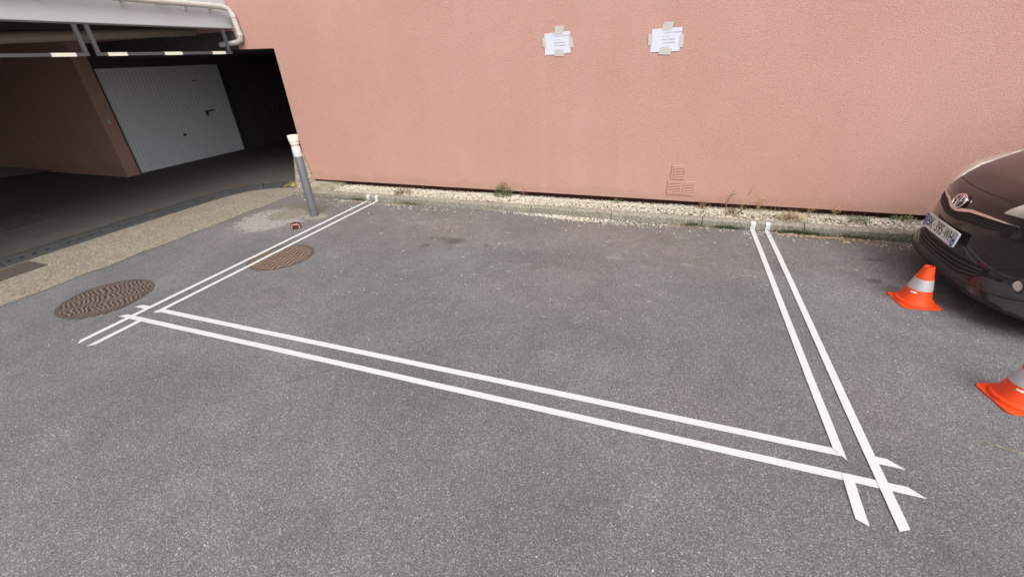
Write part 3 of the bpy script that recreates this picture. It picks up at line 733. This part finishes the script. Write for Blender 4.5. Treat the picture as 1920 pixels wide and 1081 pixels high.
c2 = copy_tree(c1); c2.location = (2.025, 2.60, 0); c2.rotation_euler.z = R(10)
c2['label'] = 'small orange traffic cone cut by the right edge of the picture, nearer the camera'

# ------------------------------------------------------------------ parked car (local frame: +x forward, +y its left, origin below the number plate)
TAB = [(.14, -.09, .33, 3.0, .80, -3.72), (.165, -.04, .335, 2.95, .825, -3.85), (.18, -.03, .34, 2.9, .835, -3.9), (.25, -.018, .46, 2.5, .84, -3.97), (.33, -.013, .58, 2.1, .845, -3.985), (.48, -.006, .6, 2.0, .845, -3.99), (.60, -.012, .6, 2.0, .84, -3.98),
       (.66, -.026, .6, 2.0, .84, -3.97), (.72, -.042, .6, 2.1, .84, -3.96), (.77, -.065, .58, 2.5, .835, -3.95), (.80, -.095, .58, 2.8, .83, -3.94), (.85, -.15, .58, 3.4, .825, -3.93), (.90, -.22, .58, 3.8, .81, -3.92),
       (.95, -.34, .58, 4, .79, -3.9), (1.0, -.48, .55, 4, .765, -3.89), (1.05, -.68, .5, 4, .745, -3.88), (1.09, -.88, .4, 4, .73, -3.87),
       (1.13, -1.0, .35, 3.4, .715, -3.86), (1.25, -1.2, .35, 3, .68, -3.82), (1.4, -1.48, .35, 3, .63, -3.74), (1.5, -1.72, .35, 3, .59, -3.62), (1.56, -1.95, .35, 3, .55, -3.45), (1.59, -2.25, .4, 2.6, .46, -3.2), (1.6, -2.5, .3, 2.2, .3, -2.9)]
TZ = [t[0] for t in TAB]
TAR = np.array(TAB)
def par(z): return [float(np.interp(z, TZ, TAR[:, i])) for i in range(1, 6)]
def front(y, z):
    xf, L, p, wd, xr = par(z); u = min(abs(y)/wd, 1); return xf-L*(1-max(0, 1-u**p)**.5)
def fnorm(y, z):
    e = .004; gy = (front(y+e, z)-front(y-e, z))/(2*e); gz = (front(y, z+e)-front(y, z-e))/(2*e)
    return Vector((1, -gy, -gz)).normalized()
def ring(z):
    xf, L, p, wd, xr = par(z); pts = []
    n = 30
    for i in range(-n, n+1):
        th = (math.pi/2)*i/n; s = math.sin(th); u = abs(s)**(.9); y = wd*u*(1 if s >= 0 else -1)
        pts.append((xf-L*(1-max(0, 1-u**p)**.5), y, z))
    xs_, xe = xf-L, xr+.35
    for k in range(1, 24): pts.append((xs_+(xe-xs_)*k/24, wd*(1+.0*k), z))
    for i in range(n, -n-1, -2):
        th = (math.pi/2)*i/n; s = math.sin(th); u = abs(s)**.9; pts.append((xr+.35*(1-max(0, 1-u**3)**.5), wd*u*(1 if s >= 0 else -1), z))
    for k in range(23, 0, -1): pts.append((xs_+(xe-xs_)*k/24, -wd, z))
    return pts
car = thing('parked_car', 'dark compact car parked along the kerb, only its front showing at the right edge', 'car', (2.113, 4.086, 0), R(178.1))
zl = []
for a, b in zip(TZ[:-1], TZ[1:]):
    k = max(1, int(round((b-a)/.02))); zl += [a+(b-a)*i/k for i in range(k)]
zl.append(TZ[-1])
bd = MB(); rings = [ring(z) for z in zl]; n = len(rings[0]); vs = [p for r_ in rings for p in r_]
fs = [(i*n+k, i*n+(k+1) % n, (i+1)*n+(k+1) % n, (i+1)*n+k) for i in range(len(rings)-1) for k in range(n)]
fs += [tuple(range(n-1, -1, -1)), tuple((len(rings)-1)*n+k for k in range(n))]
bd.add(vs, fs); body = bd.build('body', M['paint'], car, smooth=True, angle=60)
# underside and lower lip in black
def clip(v, a, b): return max(a, min(b, v))
def patch(name, top, bot, off, mat, parent, ny=24, nz=5, mir=False, depth=.012, skirt=True, both=False):
    """conforming panel on the front of the car between two (y, z) polylines"""
    outs = []
    for sgn in ((1, -1) if both else ((-1,) if mir else (1,))):
        mb = MB(); ys = np.linspace(top[0][0], top[-1][0], ny)
        tz = np.interp(ys, [p[0] for p in top], [p[1] for p in top]); bz = np.interp(ys, [p[0] for p in bot], [p[1] for p in bot])
        vs = []; vb = []
        for y, a, b_ in zip(ys, tz, bz):
            for j in range(nz):
                z = b_+(a-b_)*j/(nz-1); yy = y*sgn; nn = fnorm(yy, z); pnt = Vector((front(yy, z), yy, z)); vs.append(pnt+nn*off); vb.append(pnt-nn*depth)
        fs = [(i*nz+j, (i+1)*nz+j, (i+1)*nz+j+1, i*nz+j+1) for i in range(ny-1) for j in range(nz-1)]
        if sgn < 0: fs = [f[::-1] for f in fs]
        o_ = len(vs); mb.add(vs+vb, fs)
        per = [i*nz for i in range(ny)]+[(ny-1)*nz+j for j in range(1, nz)]+[i*nz+nz-1 for i in range(ny-2, -1, -1)]+[j for j in range(nz-2, 0, -1)]
        m_ = len(per)
        for i in range(m_):
            a, b_ = per[i], per[(i+1) % m_]; f = (a, o_+a, o_+b_, b_); mb.f.append(f if sgn > 0 else f[::-1]); mb.mi.append(0)
        outs.append(mb)
    if both:
        m0 = outs[0]; m0.add(outs[1].v, outs[1].f); return m0.build(name, mat, parent, smooth=True, angle=50)
    return outs[0].build(name, mat, parent, smooth=True, angle=50)
# upper grille and chrome bar
gt = [(-.50, .688), (-.30, .684), (-.16, .676), (-.06, .650), (0, .645), (.06, .650), (.16, .676), (.30, .684), (.50, .688)]
gbm = [(-.50, .672), (-.44, .628), (-.34, .612), (-.20, .604), (-.09, .588), (0, .584), (.09, .588), (.20, .604), (.34, .612), (.44, .628), (.50, .672)]
ug = patch('upper_grille', gt, gbm, .002, M['grille'], car, 60, 5)
for zz in (.625, .642):
    sl_ = MB(); pts = []
    for y in np.linspace(-.46, .46, 41):
        d = np.interp(abs(y), [0, .06, .16, .5], [-.020, -.016, .004, .014]); z = zz+d; pts.append(Vector((front(y, z), y, z))+fnorm(y, z)*.004)
    sl_.tube(pts, .0028, 6); sl_.build('grille_bar', M['trim'], ug, smooth=True)
ct = [(-.505, .694), (-.30, .697), (-.17, .692), (-.055, .665), (0, .660), (.055, .665), (.17, .692), (.30, .697), (.505, .694)]
cbm = [(-.505, .688), (-.30, .681), (-.17, .671), (-.055, .640), (0, .635), (.055, .640), (.17, .671), (.30, .681), (.505, .688)]
patch('chrome_bar', ct, cbm, .010, M['chrome'], car, 60, 4)
# emblem: three interlaced chrome ovals
em = MB()
def oval(cy, cz, ry, rz, rad, lift, n=40):
    pts = []
    for k in range(n+1):
        a = 2*math.pi*k/n; y = cy+ry*math.cos(a); z = cz+rz*math.sin(a); pts.append(Vector((front(y, z)+lift, y, z)))
    em.tube(pts, rad, 8)
oval(0, .708, .070, .050, .0062, .018); oval(0, .727, .050, .019, .0048, .019); oval(0, .708, .016, .047, .0042, .020)
ob = em.build('emblem', M['chrome'], car, smooth=True)
ebm = MB(); vs = [Vector((front(.066*math.cos(a), .708+.046*math.sin(a))+.010, .066*math.cos(a), .708+.046*math.sin(a))) for a in np.linspace(0, 2*math.pi, 32, endpoint=False)]
ebm.add(vs+[v-Vector((.02, 0, 0)) for v in vs], [tuple(range(32))]+[(i, 32+i, 32+(i+1) % 32, (i+1) % 32) for i in range(32)]); ebm.build('emblem_backing', M['paint'], ob)
# lower grille with slats
lt_ = [(-.50, .366), (-.40, .372), (0, .378), (.40, .372), (.50, .366)]; lb_ = [(-.50, .335), (-.45, .282), (-.33, .258), (0, .266), (.33, .258), (.45, .282), (.50, .335)]
lg = patch('lower_grille', lt_, lb_, .002, M['grille'], car, 60, 5)
for f_ in (.22, .48, .74):
    sl_ = MB(); pts = []
    for y in np.linspace(-.47, .47, 41):
        a = np.interp(y, [p[0] for p in lt_], [p[1] for p in lt_]); b_ = np.interp(y, [p[0] for p in lb_], [p[1] for p in lb_]); z = b_+(a-b_)*f_
        pts.append(Vector((front(y, z), y, z))+fnorm(y, z)*.006)
    sl_.tube(pts, .006, 6); sl_.build('grille_slat', M['trim'], lg, smooth=True)
# lower grille surround crease and bumper lip
for sg in (1, -1):
    cz = MB(); pts = [Vector((front(sg*y, z), sg*y, z))+fnorm(sg*y, z)*.002 for y, z in ((.50, .372), (.545, .419), (.60, .445), (.64, .455), (.72, .46), (.78, .455))]
    cz.tube(smooth_path(pts, 5), .004, 6); cz.build('bumper_crease', M['paint'], car, smooth=True); cz = MB()
    pts = [Vector((front(sg*y, z), sg*y, z))+fnorm(sg*y, z)*.001 for y, z in ((.30, .236), (.42, .240), (.48, .245), (.617, .246), (.70, .262), (.77, .29))]
    cz.tube(smooth_path(pts, 5), [.002]+[.007]*24+[.002], 6); cz.build('bumper_crease', M['paint'], car, smooth=True)
patch('bumper_lip', [(-.78, .185), (0, .185), (.78, .185)], [(-.78, .145), (0, .145), (.78, .145)], .006, M['trim'], car, 60, 3)
# fog lamps
for sg in (1, -1):
    patch('fog_recess', [(.570, .285), (.60, .365), (.66, .415), (.73, .425), (.775, .40)], [(.570, .275), (.64, .268), (.70, .275), (.775, .31)], .002, M['trim'], car, 20, 8, mir=sg < 0)
    c0 = Vector((front(sg*.645, .333), sg*.645, .333)); nn = fnorm(sg*.645, .333); nn = (nn+Vector((1.2, 0, 0))).normalized(); q = nn.to_track_quat('Z', 'Y')
    f_ = MB(); f_.lathe([(.054, -.012), (.054, .010), (.046, .012), (.040, .004)], 28, cap=False); f_.v = [tuple(c0+q@Vector(v)) for v in f_.v]; bz_ = f_.build('fog_lamp', M['trim'], car, smooth=True)
    f_ = MB(); f_.lathe([(.040, -.002), (.038, .006), (.024, .010), (.008, .012)], 28); f_.v = [tuple(c0+q@Vector(v)) for v in f_.v]; f_.build('lamp_lens', M['foglens'], bz_, smooth=True)
    # headlamps
    patch('headlight', [(.385, .75), (.42, .81), (.46, .865), (.52, .918), (.60, .955), (.68, .972), (.74, .955), (.785, .91)] if sg > 0 else [(.34, .765), (.36, .83), (.385, .88), (.43, .928), (.48, .962), (.56, .985), (.66, .99), (.785, .93)], [(.385, .742) if sg > 0 else (.34, .748), (.50, .748), (.60, .762), (.70, .80), (.785, .86)], .006, M['lens'], car, 26, 8, mir=sg < 0)
# number plate
npz = thing('number_plate', None, None); npz.parent = car; npz.location = (.004, 0, .478); npz.rotation_euler = (0, R(-4), 0)
for k_ in ('label', 'category'):
    if k_ in npz: del npz[k_]
bpy.data.objects.remove(npz)
tlt = R(4)
def onplate(mb, dx):
    """plate plane: u to the viewer's right (car +y), v up"""
    mb.v = [(.010+dx-v*math.sin(tlt), u, .478+v*math.cos(tlt)) for u, v, _ in mb.v]; return mb
def rrect(u0, u1, v0, v1, r_=.006):
    pts = []
    for cx, cy, a0 in ((u1-r_, v1-r_, 0), (u0+r_, v1-r_, 90), (u0+r_, v0+r_, 180), (u1-r_, v0+r_, 270)):
        for k in range(4): a = R(a0+30*k); pts.append((cx+r_*math.cos(a), cy+r_*math.sin(a), 0))
    return pts
pm_ = MB(); pr_ = rrect(-.26, .26, -.055, .055, .010); pm_.add(pr_, [tuple(range(16))]); onplate(pm_, .006)
back = [(x-.012, y, z) for x, y, z in pm_.v]; pm_.add(back, []); pm_.f += [(i, 16+i, 16+(i+1) % 16, (i+1) % 16) for i in range(16)]; pm_.mi += [0]*16
plate = pm_.build('number_plate', M['platew'], car)
q_ = MB(); q_.add(rrect(-.256, -.215, -.051, .051), [tuple(range(16))]); onplate(q_, .0068).build('blue_band', M['plateb'], plate); q_ = MB(); q_.add(rrect(.215, .256, -.051, .004, .004), [tuple(range(16))]); onplate(q_, .0068).build('blue_band', M['plateb'], plate)
q_ = MB(); q_.add(rrect(.215, .256, .004, .051, .004), [tuple(range(16))]); onplate(q_, .0069).build('badge_field', M['platel'], plate)
q_ = MB()
for s_, size, u, v, fx in (('BK', .112, -.157, -.001, .76), ('395', .112, -.003, -.001, .74), ('WH', .112, .150, -.001, .64)):
    vs, fs = text_mb(s_, size, fx, .0014); q_.add([(a+u, b_+v, 0) for a, b_, _ in vs], fs)
    for d in (.0012, -.0012): q_.add([(a+u+d, b_+v, 0) for a, b_, _ in vs], [])if False else None
for u in (-.092, .083): q_.add(rrect(u-.006, u+.006, -.006, .006, .003), [tuple(range(16))])
onplate(q_, .0072).build('registration_lettering', M['plateblk'], plate)
q_ = MB(); vs, fs = text_mb('F', .034); q_.add([(a-.236, b_-.030, 0) for a, b_, _ in vs], fs); onplate(q_, .0075).build('band_lettering', M['platew'], plate); q_ = MB(); vs, fs = text_mb('95', .028); q_.add([(a+.2355, b_-.030, 0) for a, b_, _ in vs], fs); onplate(q_, .0075).build('band_lettering', M['platew'], plate); q_ = MB()
for k in range(12):
    a = 2*math.pi*k/12; q_.add(rrect(-.2355+.0135*math.cos(a)-.0018, -.2355+.0135*math.cos(a)+.0018, .018+.0135*math.sin(a)-.0018, .018+.0135*math.sin(a)+.0018, .001), [tuple(range(16))])
onplate(q_, .0075).build('band_lettering', M['platew'], plate)
# plate shelf under it
sh = patch('plate_panel', [(-.30, .425), (.30, .425)], [(-.30, .385), (.30, .385)], .003, M['trim'], car, 24, 3)
# shut lines
shl = MB(); pts = [Vector((front(y, z), y, z))+fnorm(y, z)*.0006 for y, z in [(-.41, .80), (-.30, .812), (-.15, .808), (0, .806), (.15, .808), (.30, .812), (.41, .80)]]
shl.tube(smooth_path(pts, 8), .0022, 6); shl.build('shut_line', M['grille'], car)
for sg in (1, -1):
    pts = [Vector((front(sg*y, z), sg*y, z))+fnorm(sg*y, z)*.0006 for y, z in [(.41, .80), (.47, .86), (.53, .91), (.59, .955), (.60, .99), (.61, 1.03), (.61, 1.07)]]
    shl = MB(); shl.tube(smooth_path(pts, 6), .0022, 6); shl.build('shut_line', M['grille'], car)
    pts = [Vector((front(sg*y, z), sg*y, z))+fnorm(sg*y, z)*.0006 for y, z in [(.50, .70), (.60, .715), (.70, .745), (.785, .82)]]
    shl = MB(); shl.tube(smooth_path(pts, 6), .002, 6); shl.build('shut_line', M['grille'], car)
# windscreen, side windows, wheels, mirrors (mostly outside the picture)
patch('windscreen', [(-.56, 1.46), (-.3, 1.50), (.3, 1.50), (.56, 1.46)], [(-.62, 1.14), (0, 1.125), (.62, 1.14)], .003, M['glass'], car, 30, 10)
for sg in (1, -1):
    wn = MB(); y_ = lambda z: sg*(par(z)[3]+.003)
    for (xa, xb, ta, tb) in ((-1.62, -2.30, -1.95, -2.30), (-2.36, -3.05, -2.36, -3.0), (-3.1, -3.45, -3.06, -3.30)):
        n = 6; vs = []
        for j in range(n+1):
            z = 1.06+(1.46-1.06)*j/n; s_ = j/n; vs += [(xa+(ta-xa)*s_, y_(z), z), (xb+(tb-xb)*s_, y_(z), z)]
        wn.add(vs, [(2*j, 2*j+1, 2*j+3, 2*j+2) for j in range(n)])
    wn.build('side_window', M['glass'], car)
    for xw in (-.78, -3.33):
        ty = MB(); ty.lathe([(.19, -.10), (.28, -.10), (.30, -.08), (.30, .06), (.285, .085), (.20, .09)], 40, cap=False); ty.v = [(xw+x, sg*(.745+z), .30+y) for x, y, z in ty.v]; wh = ty.build('wheel', M['tyre'], car, smooth=True)
        ri = MB(); ri.lathe([(.205, .06), (.20, .085), (.19, .07), (.05, .075), (.03, .09)], 40)
        for k in range(8):
            a = 2*math.pi*k/8; c_, s_ = math.cos(a), math.sin(a); ri.tube([(.05*c_, .05*s_, .085), (.19*c_, .19*s_, .088)], .014, 6)
        ri.v = [(xw+x, sg*(.745+z+.004), .30+y) for x, y, z in ri.v]; ri.build('rim', M['rim'], wh, smooth=True)
        ar = MB(); ar.lathe([(.30, 0), (.345, 0), (.345, .012), (.30, .012)], 40, cap=False); ar.v = [(xw+x, sg*(.840+z), .31+y) for x, y, z in ar.v if True]; ar.build('wheel_arch', M['trim'], car)
    mi_ = MB(); mi_.lathe([(.02, -.09), (.07, -.07), (.085, 0), (.07, .07), (.02, .09)], 20, sq=2.6); mi_.v = [(-1.45+x*.7, sg*(.86+z), 1.13+y*.8) for x, y, z in mi_.v]; mi_.build('wing_mirror', M['paint'], car, smooth=True)
    tl_ = MB(); tl_.box(-3.95, -3.80, sg*.62 if sg > 0 else -.80, sg*.80 if sg > 0 else -.62, .85, 1.05); tl_.build('tail_light', M['orange'], car, bevel=.02)

# ------------------------------------------------------------------ weeds and litter
def blade(mb, x, y, z, h, lean, a, w_=.003, n=4):
    vs = []
    for i in range(n+1):
        s = i/n; d = lean*s*s; ww = w_*(1-s*.9); c = Vector((x+d*math.cos(a), y+d*math.sin(a), z+h*s*(1-.25*s*abs(lean)/max(h, .01)))); p_ = Vector((-math.sin(a), math.cos(a), 0))*ww
        vs += [c-p_, c+p_]
    mb.add(vs, [(2*i, 2*i+1, 2*i+3, 2*i+2) for i in range(n)])
def leaf(mb, c, d, L, w_, droop=.3):
    c = Vector(c); d = Vector(d).normalized(); sidev = d.cross(Vector((0, 0, 1)));
    if sidev.length < .1: sidev = Vector((1, 0, 0))
    sidev.normalize(); vs = []; n = 5
    for i in range(n+1):
        s = i/n; ww = w_*math.sin(math.pi*min(.98, s*.93+.05)); p_ = c+d*(L*s)-Vector((0, 0, droop*L*s*s)); vs += [p_-sidev*ww+Vector((0, 0, ww*.3)), p_, p_+sidev*ww+Vector((0, 0, ww*.3))]
    f = []
    for i in range(n): f += [(3*i, 3*i+1, 3*i+4, 3*i+3), (3*i+1, 3*i+2, 3*i+5, 3*i+4)]
    mb.add(vs, f)
def bush(label, x, y, z, r_, h, nl, mat_leaf, stems=10, deadbase=True):
    t = thing('weed', label, 'weed', (x, y, z), group='weeds in the gravel strip')
    st = MB(); lf = MB()
    for i in range(stems):
        a = random.uniform(0, 6.28); l_ = random.uniform(.2, 1)*r_; hh = h*random.uniform(.6, 1.15)
        pts = [(0, 0, 0), (l_*.4*math.cos(a), l_*.4*math.sin(a), hh*.5), (l_*math.cos(a), l_*math.sin(a), hh)]; st.tube(pts, [.002, .0015, .0008], 4)
    for i in range(nl):
        a = random.uniform(0, 6.28); q = random.random()**.5*r_; zz = h*random.uniform(.12, .95)*(1-.55*q/r_); an = a+random.uniform(-1, 1)
        leaf(lf, (q*math.cos(a), q*math.sin(a), zz), (math.cos(an), math.sin(an), random.uniform(0, .9)), random.uniform(.020, .042), random.uniform(.004, .009))
    st.build('stems', M['dead'], t); lf.build('leaves', mat_leaf, t)
    if deadbase:
        db = MB()
        for i in range(60):
            a = random.uniform(0, 6.28); q = random.random()*r_*1.1; blade(db, q*math.cos(a), q*math.sin(a)-.03, 0, random.uniform(.01, .05), random.uniform(.01, .05), random.uniform(0, 6.28), .0025)
        db.build('dead_leaves', M['dead'], t)
    return t
bush('bushy green weed against the foot of the pink wall, the greenest of the weeds', -2.13, 5.47, .06, .12, .24, 320, M['leaf'], 20)
bush('brown withered weed in the gravel, left of the green bushy one', -3.66, 5.28, .07, .12, .12, 120, M['dead'], 12)
bush('small low green weed at the wall between the bushy weed and the vents', -.55, 5.52, .05, .05, .11, 34, M['leaf'], 4, False)
bush('small brown weed just right of the bushy green one at the wall', -1.86, 5.55, .08, .05, .09, 20, M['dead'], 6, False)
bush('withered brown weed tuft under the right end of the double vent', .48, 5.50, .075, .08, .10, 40, M['dead'], 12)
bush('dark withered weed in the gravel right below the young sapling', .80, 5.36, .075, .08, .08, 60, M['dead'], 12)
bush('rusty withered weed clump behind the outer right tape line', 1.36, 5.27, .07, .13, .12, 150, M['dry'], 22)
bush('green low weed close to the car in the gravel', 2.05, 5.37, .07, .10, .07, 110, M['leaf'], 10, False)
bush('low green weed by the wall nearest the car', 2.50, 5.50, .05, .13, .09, 110, M['grass'], 10, False)
# sapling
sp2 = thing('sapling', 'young upright sapling with broad green leaves in front of the pink wall', 'plant', (.735, 5.52, .07))
st = MB(); st.tube([(0, 0, 0), (.002, 0, .08), (.012, -.01, .15), (.03, -.01, .20), (.062, -.01, .25)], [.006, .005, .004, .003, .002], 6); st.tube([(.0, 0, .05), (-.03, 0, .075)], .0025, 5); st.tube([(.0, 0, .055), (.03, 0, .08)], .0025, 5); st.build('stem', M['dead'], sp2)
for c, d, L_, w2 in (((.02, -.01, .175), (1, -.1, .45), .085, .019), ((.012, -.012, .18), (-1, -.1, .15), .055, .015), ((.03, -.012, .20), (.5, -.2, .8), .055, .013), ((.015, -.02, .17), (.75, -.5, .2), .055, .016), ((.01, -.01, .165), (-.4, -.6, .3), .035, .012)):
    lf = MB(); leaf(lf, c, d, L_, w2, .15); lf.build('leaf', M['leaf2'], sp2)
# yellow flowering stems
for k, (label, x, y, hh, fl_) in enumerate((('thin dry stem plant with pale yellow flowers at the wall, behind the right tape lines', 1.08, 5.50, .22, 5), ('dry branching weed without leaves left of the yellow flowered one', .90, 5.46, .20, 1),
                                ('low yellow flowered weed right of the right tape lines', 1.58, 5.44, .13, 4), ('yellow flowered thin weed further right towards the car', 1.85, 5.50, .11, 4), ('single yellow flower on a short stem close to the car', 2.56, 5.55, .06, 1))):
    t = thing('flowering_weed', label, 'weed', (x, y, .075), group='thin flowering weeds by the wall'); st = MB(); fw = MB()
    for i in range(4+fl_*3 if fl_ > 1 or hh > .1 else 3):
        a = random.uniform(0, 6.28); l_ = random.uniform(.2, 1)*hh*.5; h_ = hh*random.uniform(.5, 1); e_ = (l_*math.cos(a), l_*math.sin(a)*.5, h_)
        st.tube([(0, 0, 0), (e_[0]*.35, e_[1]*.35, h_*.6), e_], [.0018, .0012, .0008], 4)
        if i < fl_*2:
            c = Vector(e_)
            fw = MB()
            for m_ in range(6):
                an = m_*1.047; fw.add([c, c+Vector((.008*math.cos(an), .008*math.sin(an), .002)), c+Vector((.009*math.cos(an+.6), .009*math.sin(an+.6), .002))], [(0, 1, 2)])
            fw.build('flower', M['flower'], t)
    st.build('stems', M['dry'], t)
# grass and litter at the kerb foot
gr = MB()
for cx, sx_, n in ((1.42, .12, 900), (.74, .09, 420), (.36, .06, 200), (1.95, .12, 300), (-4.28, .10, 260), (-3.42, .12, 150), (2.3, .2, 120), (-4.6, .3, 90)):
    for i in range(n):
        blade(gr, random.gauss(cx, sx_), 5.055-abs(random.gauss(0, .014)), 0, random.uniform(.018, .07), random.uniform(.008, .045), random.uniform(3.2, 6.2), .0022)
for i in range(500):
    c = random.choice((-4.3, -3.0, -2.7, .5, .95, 1.3, 1.5, 1.7, 2.2)); blade(gr, random.gauss(c, .16), random.uniform(5.2, 5.6), .075, random.uniform(.01, .045), random.uniform(.005, .03), random.uniform(0, 6.28), .0014)
tag(gr.build('grass', M['grass']), 'thin green grass growing at the foot of the kerb', 'grass', kind='stuff')
dg_ = MB()
for i in range(480):
    c = random.choice((.9, 1.0, 1.2, 1.35, 1.5, 1.7, .5, -3.6)); blade(dg_, random.gauss(c, .16), random.uniform(5.2, 5.58), .075, random.uniform(.02, .09), random.uniform(.01, .06), random.uniform(0, 6.28), .0013)
tag(dg_.build('dry_grass', M['dry']), 'dry straw coloured grass in the gravel behind the right tape lines', 'grass', kind='stuff')
lt2 = MB()
for cx, cy, sx_, sy_, n in ((.30, 4.99, .16, .03, 90), (1.65, 4.97, .22, .035, 200), (1.3, 4.99, .1, .03, 50), (-3.5, 4.97, .2, .03, 80), (2.1, 4.96, .15, .03, 60), (-4.3, 4.95, .15, .04, 40)):
    for i in range(n):
        x_, y_2 = random.gauss(cx, sx_), min(5.05, random.gauss(cy, sy_)); a = random.uniform(0, 6.28); s_ = random.uniform(.009, .022); z_ = random.uniform(.004, .012)
        e1 = Vector((math.cos(a), math.sin(a), random.uniform(-.3, .3)))*s_; e2 = Vector((-math.sin(a), math.cos(a), random.uniform(-.3, .3)))*s_*.45; c = Vector((x_, y_2, z_))
        lt2.add([c-e1, c-e2, c+e1, c+e2], [(0, 1, 2, 3)])
tag(lt2.build('leaf_litter', M['litter']), 'dead leaf litter gathered against the kerb foot', 'leaf litter', kind='stuff')
sc_ = MB()
for i in range(130):
    x_, y_2 = random.uniform(-3.4, 2.6), random.uniform(2.6, 4.8); a = random.uniform(0, 6.28); s_ = random.uniform(.006, .022); c = Vector((x_, y_2, .003)); pts = [c-Vector((math.cos(a), math.sin(a), 0))*s_, c+Vector((-math.sin(a), math.cos(a), .1))*s_*.3, c+Vector((math.cos(a), math.sin(a), 0))*s_]
    sc_.tube(pts, .0016, 4)
tag(sc_.build('straw_bits', M['pebble']), 'pale straw bits and chips strewn over the bay', 'litter', kind='stuff')
tw = MB(); tw.tube(smooth_path([Vector((1.70, 2.20, .003)), Vector((1.76, 2.165, .006)), Vector((1.84, 2.16, .005)), Vector((1.97, 2.19, .003))], 5), .0016, 5)
tag(tw.build('dry_stalk', M['dry']), 'thin dry grass stalk lying on the asphalt at the right edge', 'stalk')
